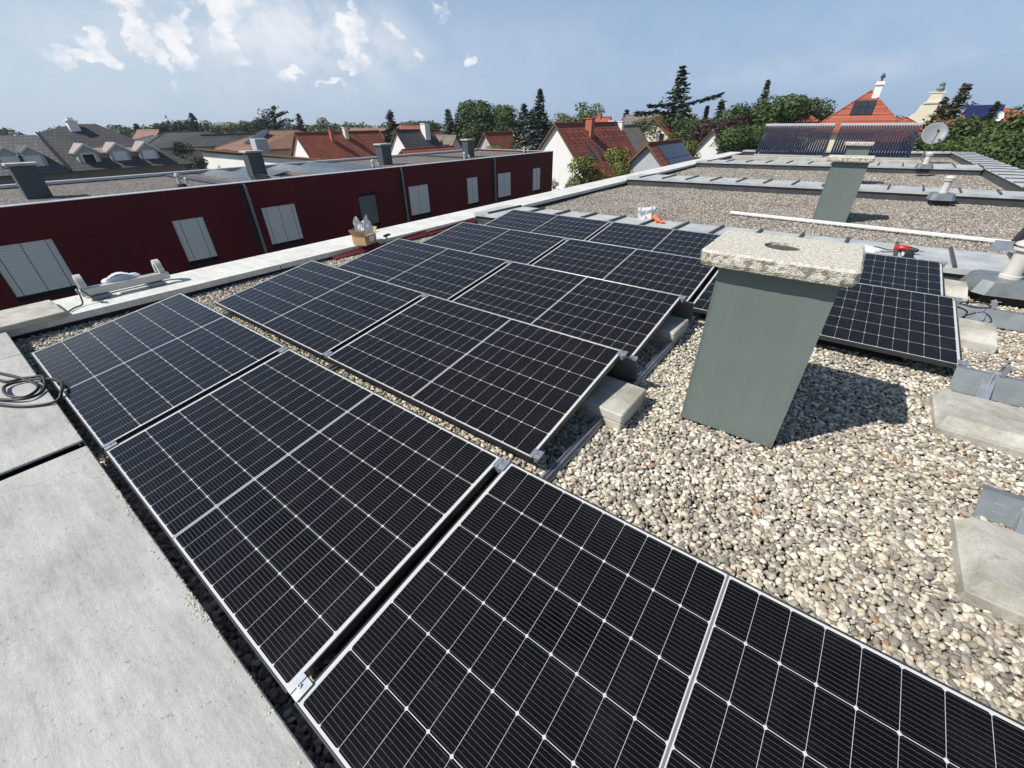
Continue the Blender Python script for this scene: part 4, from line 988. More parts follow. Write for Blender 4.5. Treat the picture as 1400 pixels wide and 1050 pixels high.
def slope_panels(parent, rz, sl, x0, x1, y0, y1, nx, ny, mat='solar'):
    n = Vector((sl, 0, 1)).normalized(); d = Vector((1, 0, -sl)).normalized()
    for i in range(nx):
        for j in range(ny):
            a, b_ = x0+(x1-x0)*i/nx+.02, x0+(x1-x0)*(i+1)/nx-.02; c, e = y0+(y1-y0)*j/ny+.02, y0+(y1-y0)*(j+1)/ny-.02
            A = [Vector((0, c, rz-GZ+.22))+d*a, Vector((0, e, rz-GZ+.22))+d*a, Vector((0, e, rz-GZ+.22))+d*b_, Vector((0, c, rz-GZ+.22))+d*b_]
            m = MB(); m.add([tuple(p) for p in A] + [tuple(p+n*.04) for p in A], [(3,2,1,0), (4,5,6,7), (0,1,5,4), (1,2,6,5), (2,3,7,6), (3,0,4,7)]); m.build('solar_module', MAT['pvdark'], parent)
def pv():
    n = N('roof_module'); 
    n.col((.03, .035, .045)); n.set(.22, 0, .6); return n.mat
MAT['pvdark'] = pv()
slope_panels(sh[1], -.09, sh[2], .35, 2.6, .9, 6.2, 2, 5)
house('house', 'white gabled house with charcoal roof and white chimney behind the maroon house', -45.98, 42, 6.2, 4.2, .45, -4.6, 'white_wall', 'slate', chimneys=[(.6, 4.6, 1.25, .45, 'white_wall')], windows=[(-1.0, -2.7, 1.7, .5)])
house('house', 'lower white house with grey-brown roof, ridge across the view, next to the charcoal roof', -48.6, 50, 5.6, 3.0, -.35, -3.9, 'white_wall', 'brown_tile', axis='X')
house('house', 'dark roofed house peeping out behind the white chimney', -52, 58, 12, 4, .75, -3.5, 'grey_wall', 'slate', axis='X')
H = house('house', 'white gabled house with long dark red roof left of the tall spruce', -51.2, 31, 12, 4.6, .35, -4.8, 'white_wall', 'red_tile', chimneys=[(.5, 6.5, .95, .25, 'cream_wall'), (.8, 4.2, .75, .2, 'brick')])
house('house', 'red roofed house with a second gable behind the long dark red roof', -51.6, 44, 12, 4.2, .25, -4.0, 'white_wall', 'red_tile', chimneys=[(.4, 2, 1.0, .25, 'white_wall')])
house('house', 'flat pitched red roof just past the maroon house, by the green bush', -38, 36, 8, 3.8, -1.35, -3.6, 'cream_wall', 'red_tile', axis='Y')
house('house', 'cream house with orange gable roof between the cedar and the dark red house', -18.83, 62, 9, 3.7, 1.5, -1.6, 'cream_wall', 'bright_tile', windows=[(-1.3, -1.15, .8, 1.1), (1.3, -1.15, .8, 1.1)], over=.5)
house('house', 'grey roofed house behind the cream house', -27, 72, 10, 3.8, 1.9, -.6, 'white_wall', 'brown_tile', axis='X', windows=[])
house('house', 'white gabled house half hidden by the purple tree', -9.0, 53, 8, 3.6, .3, -4, 'white_wall', 'brown_tile')
house('house', 'yellow house with dark roof between the big round tree and the spruces', -37.5, 56, 9, 2.6, .45, -2.3, 'yellow_wall', 'slate', windows=[(.2, -1.9, .7, .9)])
house('house', 'brown-red gable roof in front of the yellow house', -37.5, 50, 6, 3.4, .0, -4.2, 'grey_wall', 'red_tile', axis='Y')
house('house', 'orange roofed house with chimney far behind the dark red ridge', -32, 71, 2.6, 2.4, 1.7, -2, 'cream_wall', 'bright_tile', chimneys=[(0, .8, 2.3, .3, 'brick')], axis='X')
house('house', 'small far house with orange roof behind the grey dormer house', -87, 25.5, 9, 4, .75, -3.2, 'cream_wall', 'orange_tile', axis='X', windows=[(.0, -.9, .8, .8)])
house('house', 'far pinkish roofed house on the skyline behind the dark red roofs', -103, 75, 14, 4.6, .25, -3, 'cream_wall', 'orange_tile', axis='X')
house('house', 'far grey roofed house on the skyline beside the tall spruce', -92, 82, 12, 5, 1.3, -2.5, 'white_wall', 'slate_light', axis='X')
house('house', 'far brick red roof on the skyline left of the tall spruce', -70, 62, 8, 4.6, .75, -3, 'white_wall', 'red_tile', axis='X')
house('house', 'far orange roof on the skyline left of the brick chimney', -47, 84, 6, 4.4, 1.4, -2.6, 'cream_wall', 'red_tile', axis='X')

def hip_house(name, label, x0, x1, y0, y1, ez, rz, ra, rb, wall, roof, over=.5, gz=GZ, extra=None):
    """hipped house; the ridge runs from ra to rb (x, y); if both are equal it is a pyramid"""
    t = thing(name, label, 'house', ((x0+x1)/2, (y0+y1)/2, gz)); cx, cy = (x0+x1)/2, (y0+y1)/2
    b = MB(); b.box((x0-cx, y0-cy, 0), (x1-cx, y1-cy, ez-gz)); b.build('wall', MAT[wall], t)
    o = over; e = [(x0-o-cx, y0-o-cy), (x1+o-cx, y0-o-cy), (x1+o-cx, y1+o-cy), (x0-o-cx, y1+o-cy)]
    a, c = (ra[0]-cx, ra[1]-cy, rz-gz), (rb[0]-cx, rb[1]-cy, rz-gz)
    z = ez-gz+.02
    vs = [(p[0], p[1], z) for p in e] + [(p[0], p[1], z+.12) for p in e] + [a, c]
    fs = [(3,2,1,0), (0,1,5,4), (1,2,6,5), (2,3,7,6), (3,0,4,7)]
    if abs(ra[1]-rb[1]) >= abs(ra[0]-rb[0]): fs += [(4,5,8), (5,6,9,8), (6,7,9), (7,4,8,9)]
    else: fs += [(4,5,9,8), (5,6,9), (6,7,8,9), (7,4,8)]
    b = MB(); b.add(vs, fs); ro = b.build('roof', MAT[roof], t)
    r = MB()
    for p, q in ((4, 8), (5, 8 if abs(ra[1]-rb[1]) >= abs(ra[0]-rb[0]) else 9), (6, 9), (7, 9 if abs(ra[1]-rb[1]) >= abs(ra[0]-rb[0]) else 8)): r.tube([vs[p], vs[q]], .09, 6)
    if ra != rb: r.tube([a, c], .1, 6)
    r.build('ridge_tiles', MAT[roof], ro)
    return t, ro, (cx, cy)
t, ro, c = hip_house('house', 'house with orange hipped roof and grey solar panels under the big pine', -70, -60, 29.5, 42.5, -1.55, .62, (-65.3, 34.9), (-63.6, 38.3), 'cream_wall', 'orange_tile')
m = MB(); A = [(-64.3, 30.6, -.95), (-61.0, 31.0, -1.15), (-63.6, 34.2, .42), (-65.2, 34.0, .45)]
m.add([(p[0]-c[0], p[1]-c[1]-.15, p[2]-GZ+.22) for p in A] + [(p[0]-c[0], p[1]-c[1]-.15, p[2]-GZ+.30) for p in A], [(3,2,1,0), (4,5,6,7), (0,1,5,4), (1,2,6,5), (2,3,7,6), (3,0,4,7)]); m.build('solar_module', MAT['pvdark'], ro)
m = MB(); m.box((3.2, 2.2, -GZ-.9), (3.5, 2.6, -GZ+.35)); m.box((3.1, 2.1, -GZ+.352), (3.6, 2.7, -GZ+.45)); m.build('chimney', MAT['dark'], ro)

t, ro, c = hip_house('house', 'house with bright orange hipped roof, solar panels and white chimney behind the tube collectors', -.7, 6.5, 60.4, 67.6, .1, 3.72, (2.9, 64), (2.9, 64), 'cream_wall', 'bright_tile', over=.5)
m = MB(); m.box((.25, -.8, 8.8), (.85, -.2, 10.55)); m.box((.15, -.9, 10.553), (.95, -.1, 10.65)); m.box((.2, -.85, 10.653), (.9, -.15, 10.85)); m.build('chimney', MAT['white_wall'], ro)
m = MB(); m.lathe([(.09, 0), (.09, .25), (.2, .3), (.2, .45), (.02, .7)], 10, M=Matrix.Translation((.55, -.5, 10.851))); m.build('cowl', MAT['dark_zinc'], ro)
k = 3.48/4.1
for i in range(3):
    for j in range(2):
        x0 = -1.02+i*.62; q0 = 1.55+j*.74; q1 = q0+.70
        P = lambda x, q: (x, -4.1+q, .1-GZ+.14+q*k+.07)
        m = MB(); A = [P(x0, q0), P(x0+.58, q0), P(x0+.58, q1), P(x0, q1)]; m.add(A + [(p[0], p[1]-.03, p[2]+.05) for p in A], [(3,2,1,0), (4,5,6,7), (0,1,5,4), (1,2,6,5), (2,3,7,6), (3,0,4,7)]); m.build('solar_module', MAT['pvdark'], ro)
hip_house('house', 'low orange roofed wing of the hipped house behind the satellite dish', 4.6, 9.6, 57, 64, -.55, 1.3, (6.2, 59.5), (6.6, 61.5), 'cream_wall', 'bright_tile', over=.6)
hip_house('house', 'small orange hipped roof left of the big orange roof', -4.5, -.9, 61, 68, 1.0, 2.1, (-2.7, 63.5), (-2.7, 65), 'cream_wall', 'bright_tile', over=.3)
# ornate cream gable with chimney
t = thing('villa', 'cream villa with curved baroque gable right of the white chimney', 'villa', (8.4, 70, GZ))
b = MB(); b.box((-1.3, .3, 0), (3.6, 7, 6.6)); prof = [(-1.6, 6.6), (1.9, 6.6), (1.85, 7.6), (1.2, 7.9), (.9, 8.9), (.75, 9.0), (.65, 9.9), (-.3, 9.9), (-.4, 9.0), (-.75, 8.9), (-.95, 8.2), (-1.6, 7.7)]
n = len(prof); b.add([(p, 0, q) for p, q in prof] + [(p, .4, q) for p, q in prof], [tuple(range(n-1, -1, -1)), tuple(range(n, 2*n))] + [(i, (i+1) % n, n+(i+1) % n, n+i) for i in range(n)]); b.build('wall', MAT['cream_wall'], t)
b = MB(); b.box((-.62, -.10, 9.0), (.98, .5, 9.16)); b.box((-.5, -.06, 9.92), (.85, .46, 10.05)); b.build('cornice', MAT['cream_wall'], t)
b = MB(); b.lathe([(.3, 10.052), (.34, 10.3), (.22, 10.5), (.26, 10.7), (.02, 10.9)], 10, M=Matrix.Translation((.3, .2, 0))); b.build('finial', MAT['zinc'], t)
b = MB(); b.box((-2.2, .5, 6.6), (4.2, 6.5, 6.7)); b.add([(-2.4, .3, 6.7), (4.4, .3, 6.7), (4.4, 7, 6.7), (-2.4, 7, 6.7), (-.2, 3.5, 8.2), (2.4, 3.5, 8.2)], [(0,1,5,4), (1,2,5), (2,3,4,5), (3,0,4)]); b.build('roof', MAT['slate'], t)
# house with blue solar field at the right edge
t, ro, c = hip_house('house', 'house with orange roof carrying a blue solar panel field and white dish at the right', 8.8, 14.5, 50, 58, .6, 2.0, (11.5, 53.5), (11.8, 54.5), 'cream_wall', 'bright_tile', over=.5)
m = MB(); m.add([(-2.1, -3.9, 7.75), (-.15, -3.9, 7.75), (-.1, -3.1, 8.5), (-2.2, -3.1, 8.5), (-2.1, -3.85, 7.72), (-.15, -3.85, 7.72), (-.1, -3.05, 8.47), (-2.2, -3.05, 8.47)], [(0,1,2,3), (7,6,5,4), (0,4,5,1), (1,5,6,2), (2,6,7,3), (3,7,4,0)]); m.build('solar_module', MAT['pvblue'], ro)
m = MB(); m.lathe([(0, 0), (.18, .02), (.32, .09), (.32, .075), (.18, 0), (0, -.02)], 20, M=Matrix.Translation((-.35, -4.3, 7.75)) @ Matrix.Rotation(R(70), 4, 'X') @ Matrix.Rotation(.3, 4, 'Y'), cap=False); m.build('satellite_dish', MAT['white_paint'], ro)

# long grey roofed house with dormers
def dormer_house():
    t = thing('apartment_house', 'long house with grey tiled roof and white dormers at the left edge', 'house', (-48, 0, GZ))
    ez, rz = -1.71-GZ, .85-GZ; D = 5.2
    b = MB(); b.box((-2*D+.4, -30, 0), (-.4, 17.2, ez+.1)); b.build('wall', MAT['brown_wall'], t)
    b = MB()
    pr = [(0, ez), (-D, rz), (-2*D, ez), (-2*D, ez-.12), (0, ez-.12)]
    n = 5
    b.add([(p, -30, q) for p, q in pr] + [(p, 8.75, q) for p, q in pr], [tuple(range(n)), tuple(range(2*n-1, n-1, -1))] + [(i, (i+1) % n, n+(i+1) % n, n+i) for i in range(n)]); ro = b.build('roof', MAT['slate_light'], t)
    # hipped end block, slightly higher
    b = MB(); hz = 1.62-GZ
    vs = [(.1, 8.9, ez), (.1, 18.0, ez), (-2*D, 18.0, ez), (-2*D, 8.9, ez), (-D-.4, 11.6, hz), (-D-.6, 13.2, hz), (-D, 8.9, rz+.15)]
    b.add(vs, [(0, 1, 5, 4, 6), (1, 2, 5), (2, 3, 6, 4, 5), (0, 6, 3), (3, 2, 1, 0)]); rb = b.build('roof', MAT['slate'], t)
    b = MB(); b.box((-.35, 8.76, ez-.1), (.05, 8.89, ez+.06)); b.add([(.06, 8.76, ez+.03), (.06, 8.89, ez+.03), (-D, 8.89, rz+.12), (-D, 8.76, rz+.12), (.06, 8.76, ez+.13), (.06, 8.89, ez+.13), (-D, 8.89, rz+.22), (-D, 8.76, rz+.22)], [(3,2,1,0), (4,5,6,7), (0,1,5,4), (1,2,6,5), (2,3,7,6), (3,0,4,7)]); b.build('fire_wall_cap', MAT['dark'], t)
    ch = MB(); ch.box((-D-.2, 11.05, rz-.3), (-D+.35, 11.75, rz+.95)); ch.box((-D-.28, 10.97, rz+.953), (-D+.43, 11.83, rz+1.02)); ch.box((-D-.1, 11.15, rz+1.023), (-D+.2, 11.6, rz+1.25)); ch.build('chimney', MAT['white_wall'], rb)
    def dormer(y, par, depth=3.4, wz=-1.36, gz_=-.48, top=.10, hw=.72):
        b = MB(); x = -.95
        for yy, s in ((y, 1),):
            pr = [(-hw, wz-.1-GZ), (hw, wz-.1-GZ), (hw, gz_-GZ), (0, top-GZ), (-hw, gz_-GZ)]
            b.add([(x, y+p, q) for p, q in pr] + [(x-depth, y+p, q) for p, q in pr], [(0,1,2,3,4), (9,8,7,6,5)] + [(i, (i+1) % 5, 5+(i+1) % 5, 5+i) for i in range(5)])
        dm = b.build('dormer', MAT['grey_wall'], par)
        return dm
    for i, y in enumerate((5.85, 7.15, 10.6, 12.8, 14.95)):
        par = ro if y < 8.7 else rb
        dormer(y, par)
        b = MB(); x = -.95
        for s in (-1, 1):
            b.add([(x+.12, y, .14-GZ), (x+.12, y+s*.92, -.55-GZ), (x-3.4, y+s*.92, -.55-GZ), (x-3.4, y, .14-GZ), (x+.12, y, .22-GZ), (x+.12, y+s*.92, -.47-GZ), (x-3.4, y+s*.92, -.47-GZ), (x-3.4, y, .22-GZ)], [(3,2,1,0), (4,5,6,7), (0,1,5,4), (1,2,6,5), (2,3,7,6), (3,0,4,7)])
        b.build('dormer_roof', MAT['slate' if y < 8.7 else 'pinkroof'], par)
        b = MB()
        for s in (-1, 1): b.add([(x+.125, y, .06-GZ), (x+.125, y+s*.94, -.62-GZ), (x+.125, y+s*.94, -.48-GZ), (x+.125, y, .22-GZ), (x+.16, y, .06-GZ), (x+.16, y+s*.94, -.62-GZ), (x+.16, y+s*.94, -.48-GZ), (x+.16, y, .22-GZ)], [(0,1,2,3), (7,6,5,4), (0,4,5,1), (1,5,6,2), (2,6,7,3), (3,7,4,0)])
        for lo, hi in (((x+.003, y-.48, -1.4-GZ), (x+.06, y-.38, -.5-GZ)), ((x+.003, y+.38, -1.4-GZ), (x+.06, y+.48, -.5-GZ)), ((x+.003, y-.375, -1.4-GZ), (x+.06, y+.375, -1.3-GZ)), ((x+.003, y-.375, -.6-GZ), (x+.06, y+.375, -.5-GZ))): b.box(lo, hi)
        b.build('window_frame', MAT['white_paint'], par)
        b = MB(); b.box((x+.004, y-.37, -1.295-GZ), (x+.03, y+.37, -.605-GZ)); b.build('pane' if i == 2 else 'window_blind', MAT['glass' if i == 2 else 'blind'], par)
    b = MB(); b.add([(-1.35, 11.42, -.55-GZ), (-1.35, 14.15, -.55-GZ), (-4.4, 14.15, .16-GZ), (-4.4, 11.42, .16-GZ), (-1.35, 11.42, -1.5-GZ), (-1.35, 14.15, -1.5-GZ), (-4.4, 14.15, -1.5-GZ), (-4.4, 11.42, -1.5-GZ)], [(0,1,2,3), (7,6,5,4), (0,4,5,1), (1,5,6,2), (2,6,7,3), (3,7,4,0)]); b.build('dormer_link', MAT['pinkroof'], rb)
dormer_house()
# low white modern house with overhanging flat roof
t = thing('bungalow', 'white modern house with wide brown-edged flat roof behind the maroon house', 'house', (-43, 24, GZ))
b = MB(); b.box((-22, 1.2, 0), (9.6, 1.6, 4.78)); b.box((-22, 1.6, 0), (9.6, 9, 2.4)); b.build('wall', MAT['white_wall'], t)
b = MB(); b.add([(-27, .5, 5.25), (10.4, .7, 4.85), (10.4, 10, 2.9), (-27, 10, 3.3), (-27, .5, 5.42), (10.4, .7, 4.98), (10.4, 10, 3.05), (-27, 10, 3.47)], [(3,2,1,0), (4,5,6,7), (0,1,5,4), (1,2,6,5), (2,3,7,6), (3,0,4,7)]); b.build('roof', MAT['wood'], t)
b = MB(); b.bevbox((-7.4, 1, 3.3), (-6.2, 2.4, 6.5), .05); b.build('chimney', MAT['shade_wall'], t)
hip_house('house', 'house with charcoal hipped roof in front of the dark conifers', -86, -72, 21, 36, -1.3, .55, (-77.5, 25.8), (-75.8, 31), 'grey_wall', 'slate')
house('house', 'house with charcoal gable roof and pink wall behind the white modern house', -74.5, 29.5, 8, 4, .05, -3.2, 'cream_wall', 'slate', axis='Y')

# ------------------------------------------------------------------ trees
MAT['leaf'] = leaf_mat('green_leaves', (.034, .063, .017), (.063, .103, .027), (.116, .152, .044))
MAT['leaf_dark'] = leaf_mat('dark_needles', (.018, .036, .018), (.031, .055, .026), (.055, .081, .039))
MAT['leaf_cedar'] = leaf_mat('cedar_needles', (.028, .050, .025), (.048, .076, .036), (.085, .112, .058))
MAT['leaf_blue'] = leaf_mat('blue_needles', (.058, .088, .075), (.098, .130, .114), (.156, .195, .176))
MAT['leaf_yellow'] = leaf_mat('yellow_green_leaves', (.087, .123, .023), (.145, .181, .041), (.239, .254, .072))
MAT['leaf_purple'] = leaf_mat('copper_leaves', (.035, .017, .019), (.065, .026, .029), (.123, .055, .052))
MAT['leaf_brown'] = leaf_mat('brownish_needles', (.046, .055, .023), (.091, .086, .039), (.163, .117, .065))
MAT['leaf_pale'] = leaf_mat('pale_leaves', (.080, .116, .043), (.131, .167, .070), (.203, .232, .116))
def quads(cent, nrm, size, r, asp=1.5):
    """cards of leaves: centres, normals, sizes -> V,F"""
    n = len(cent); nrm = nrm/np.linalg.norm(nrm, axis=1)[:, None]
    a = np.cross(nrm, r.normal(size=(n, 3))); a /= np.linalg.norm(a, axis=1)[:, None]+1e-9; b_ = np.cross(nrm, a)
    s = size[:, None]
    V = np.stack([cent-a*s*asp*.5, cent-b_*s*.42+a*s*.1, cent+a*s*asp*.5, cent+b_*s*.42-a*s*.05], 1)
    return V.reshape(-1, 3), np.arange(4*n).reshape(n, 4)
def broad_crown(seed, n=5200, h=10., rad=3.4, base=.22, blobs=20, leaf=.26, shape='round', gaps=.0):
    r = np.random.default_rng(seed); cs = []
    for i in range(blobs):
        z = r.uniform(base+.10, .93); prof = math.sin(math.pi*min(1, max(0, (z-base)/(1-base)))**.8)**.6 if shape == 'round' else (1-z)**.6*1.2
        a = r.uniform(0, 2*np.pi); d = prof*rad*r.uniform(.25, .78)
        cs.append((math.cos(a)*d, math.sin(a)*d, z*h, rad*r.uniform(.26, .46)))
    cs.append((0, 0, h*(base+.9)/2, rad*.5))
    P, Nn = [], []
    wts = np.array([c[3]**2 for c in cs]); wts /= wts.sum()
    for c, w_ in zip(cs, wts):
        m = int(n*w_); d = r.normal(size=(m, 3)); d /= np.linalg.norm(d, axis=1)[:, None]
        rr = c[3]*(r.uniform(.55, 1.08, m)**.6)
        bump = 1+.22*np.sin(d[:, 0]*5+c[0])*np.sin(d[:, 1]*5+c[1])*np.sin(d[:, 2]*5+seed)
        p = np.array(c[:3])+d*(rr*bump)[:, None]*np.array([1, 1, .85]); P.append(p); Nn.append(d+r.normal(size=(m, 3))*.55+np.array([0, 0, .35]))
    P = np.concatenate(P); Nn = np.concatenate(Nn); k = P[:, 2] < h; P, Nn = P[k], Nn[k]
    return quads(P, Nn, leaf*r.uniform(.6, 1.4, len(P)), r), cs
def conifer_crown(seed, h=10., rad=1.9, step=.27, droop=.35, irregular=.2, up=0., base=.06, power=.85, card=.30, n_br=17, top_thin=1.):
    r = np.random.default_rng(seed); P, Nn, S = [], [], []
    z = base*h
    while z < h*.99:
        t = z/h; L0 = rad*(1-t)**power*top_thin
        for i in range(max(4, int(n_br*(1-.45*t)))):
            a = r.uniform(0, 2*np.pi); L = L0*r.uniform(1-irregular*1.6, 1+irregular)+.06
            zz = z+r.uniform(-step, step)*.6; m = max(4, int(L/.105))
            q = (np.arange(m)+.6)/m
            x = np.cos(a)*L*q; y = np.sin(a)*L*q; dz = L*(-droop*q**1.2+up*q**2)
            side = r.normal(size=m)*.10*(1+L*.35)*(1-.4*q)
            p = np.stack([x-np.sin(a)*side, y+np.cos(a)*side, zz+dz+r.normal(size=m)*.05], 1); P.append(p)
            Nn.append(np.stack([np.cos(a)*.35+r.normal(size=m)*.5, np.sin(a)*.35+r.normal(size=m)*.5, np.full(m, .8)+r.normal(size=m)*.4], 1)); S.append(card*r.uniform(.7, 1.3, m)*(1-.35*t))
        z += step*(1+.35*r.uniform(-1, 1))
    m = 8; P.append(np.stack([np.zeros(m), np.zeros(m), h*(.96+.05*np.arange(m)/m)], 1)); Nn.append(r.normal(size=(m, 3))); S.append(np.full(m, card*.55))
    return quads(np.concatenate(P), np.concatenate(Nn), np.concatenate(S), r, 2.0)
def trunk(parent, h, r0, limbs=(), seed=0):
    q = random.Random(seed); b = MB(); n = 7
    pts = [(q.uniform(-.05, .05)*k, q.uniform(-.05, .05)*k, h*k/n) for k in range(n+1)]
    b.tube(pts, [r0*(1-.8*k/n) for k in range(n+1)], 8)
    for c in limbs:
        z0 = min(c[2]*.55, h*.7); b.tube([(0, 0, z0), (c[0]*.45, c[1]*.45, (z0+c[2])*.55), (c[0]*.9, c[1]*.9, c[2])], [r0*.42, r0*.26, r0*.1], 5)
    return b.build('trunk', MAT['bark'], parent, True)
PROTO = {}
def tree(kind, label, x, y, ztop, width, cat='tree', name='tree', group=None, mat=None):
    """first call of a kind builds it, later ones copy it; ztop is the height of its tip"""
    spec = {'broad': ('leaf', 6.8), 'walnut': ('leaf', 6.8), 'loose': ('leaf_pale', 6.2), 'bush': ('leaf_yellow', 6.2), 'dkbush': ('leaf_purple', 6), 'purple': ('leaf_purple', 6.4), 'dark': ('leaf_dark', 5.6),
            'conif': ('leaf_dark', 3.8), 'bspruce': ('leaf_blue', 4.4), 'cedar': ('leaf_cedar', 6.0), 'thin': ('leaf_dark', 1.6), 'pine': ('leaf_dark', 7.0), 'rconif': ('leaf_brown', 3.6), 'spindly': ('leaf_dark', 3.0), 'green': ('leaf', 6.5)}[kind]
    width *= {'conif': 1.45, 'bspruce': 1.2, 'rconif': 1.35, 'thin': 1.3}.get(kind, 1.08)
    H = ztop-GZ; var = rnd.randrange(2 if kind in ('broad', 'conif') else 1); key = (kind, var)
    sc = (width/spec[1], width/spec[1], H/10.); rz = rnd.uniform(0, 6.28)
    if key in PROTO: return dup(PROTO[key], (x, y, GZ), (0, 0, rz), label, sc, group)
    t = thing(name, label, cat, (x, y, GZ), (0, 0, rz), group); t.scale = sc; sd_ = sum(map(ord, kind))+var*17
    cs = ()
    if kind == 'broad': (VF, cs) = broad_crown(sd_, 10000, leaf=.20, blobs=26)
    elif kind == 'green': (VF, cs) = broad_crown(sd_, 10000, base=.1, leaf=.19, blobs=26)
    elif kind == 'walnut': (VF, cs) = broad_crown(sd_, 10500, leaf=.21, blobs=30)
    elif kind == 'loose': (VF, cs) = broad_crown(sd_, 2600, rad=3.1, blobs=15, leaf=.28)
    elif kind == 'bush': (VF, cs) = broad_crown(sd_, 6500, rad=3.1, base=.05, leaf=.20, blobs=26)
    elif kind == 'dkbush': (VF, cs) = broad_crown(sd_, 3000, rad=3., base=.05, leaf=.28)
    elif kind == 'purple': (VF, cs) = broad_crown(sd_, 6000, rad=3.2, leaf=.22, base=.12)
    elif kind == 'dark': (VF, cs) = broad_crown(sd_, 4200, rad=2.8, base=.12)
    elif kind == 'conif': VF = conifer_crown(sd_)
    elif kind == 'bspruce': VF = conifer_crown(sd_, rad=2.2, droop=.15, card=.32, n_br=20, step=.24)
    elif kind == 'rconif': VF = conifer_crown(sd_, rad=1.8, droop=-.35, irregular=.35, card=.26, step=.26, power=.7, n_br=16)
    elif kind == 'thin': VF = conifer_crown(sd_, rad=.8, droop=.3, step=.3)
    elif kind == 'spindly': VF = conifer_crown(sd_, rad=1.5, droop=.45, step=.75, irregular=.45, n_br=6)
    elif kind == 'pine': VF = conifer_crown(sd_, rad=3.5, droop=-.55, irregular=.28, step=.55, power=.42, n_br=9, card=.42, base=.25)
    elif kind == 'cedar':
        V1, F1 = conifer_crown(sd_, rad=3.0, droop=.10, up=.12, irregular=.30, step=.30, power=1.2, n_br=16, card=.26, base=.12)
        r = np.random.default_rng(4); P, Nn = [], []
        for a, L, z0, up in ((-2.45, 2.0, 6.35, .05), (.69, 1.95, 6.75, .55), (.95, 1.6, 5.3, .25), (-2.3, 1.35, 7.0, .0), (.5, 1.9, 4.6, .1), (-2.6, 2.1, 5.0, .10)):
            m = 170; q = r.uniform(.1, 1, m); s_ = r.normal(size=m)*.16*(1-.6*q)
            P.append(np.stack([np.cos(a)*L*q-np.sin(a)*s_, np.sin(a)*L*q+np.cos(a)*s_, z0+up*L*q-.16*np.abs(r.normal(size=m))*q], 1)); Nn.append(r.normal(size=(m, 3))*.5+np.array([0, 0, 1]))
        V2, F2 = quads(np.concatenate(P), np.concatenate(Nn), np.full(1020, .20), r, 2.2)
        VF = (np.concatenate([V1, V2]), np.concatenate([F1, F2+len(V1)])); rz = t.rotation_euler.z = -.37
    raw_mesh('crown', VF[0], VF[1], MAT[mat or spec[0]], t)
    trunk(t, 9.4 if not cs else 7.5, .17 if not cs else .22, [c for c in cs][:9], sd_)
    PROTO[key] = t
    return t
GB = 'trees on the left skyline'
for k, x, y, z, w, lab in [
 ('conif', -118.9, 34.4, 1.8, 5.5, 'small pointed dark tree at the left end of the skyline'),
 ('spindly', -109.6, 37.3, 3.1, 4.2, 'spindly conifer with thin drooping branches on the left skyline'),
 ('dark', -116.5, 41.9, 2.5, 9.5, 'broad dark tree between the spindly conifer and the tall dark one'),
 ('dark', -117, 38.4, 1.9, 8.0, 'low dark tree directly left of the spindly conifer'),
 ('conif', -108.2, 41.4, 3.5, 6.0, 'tall dark conifer behind the charcoal hipped roof'),
 ('loose', -112.1, 45.0, 2.4, 6.0, 'loose grey-green tree right of the tall dark conifer on the left skyline'),
 ('bush', -113.5, 49.2, 2.0, 9.5, 'yellow-green round tree on the left skyline'),
 ('dark', -104.6, 50.3, 2.2, 7.0, 'dark round tree right of the yellow-green one'),
 ('conif', -99.6, 50.2, 1.4, 4.0, 'short dark conifer left of the orange hipped roof'),
 ('pine', -94.9, 51.7, 4.3, 10.5, 'big dark pine with spreading top behind the orange hipped roof'),
 ('dark', -97.5, 49.6, 2.6, 6.0, 'dark tree hugging the left side of the big pine'),
 ('conif', -92.9, 55.8, 3.2, 5.0, 'narrow dark conifer right of the big pine'),
 ('loose', -88.3, 58.0, 2.6, 6.5, 'pale loose tree behind the long dark red roof')]: tree(k, lab, x, y, z, w, group=GB)
GM = 'trees in the middle of the skyline'
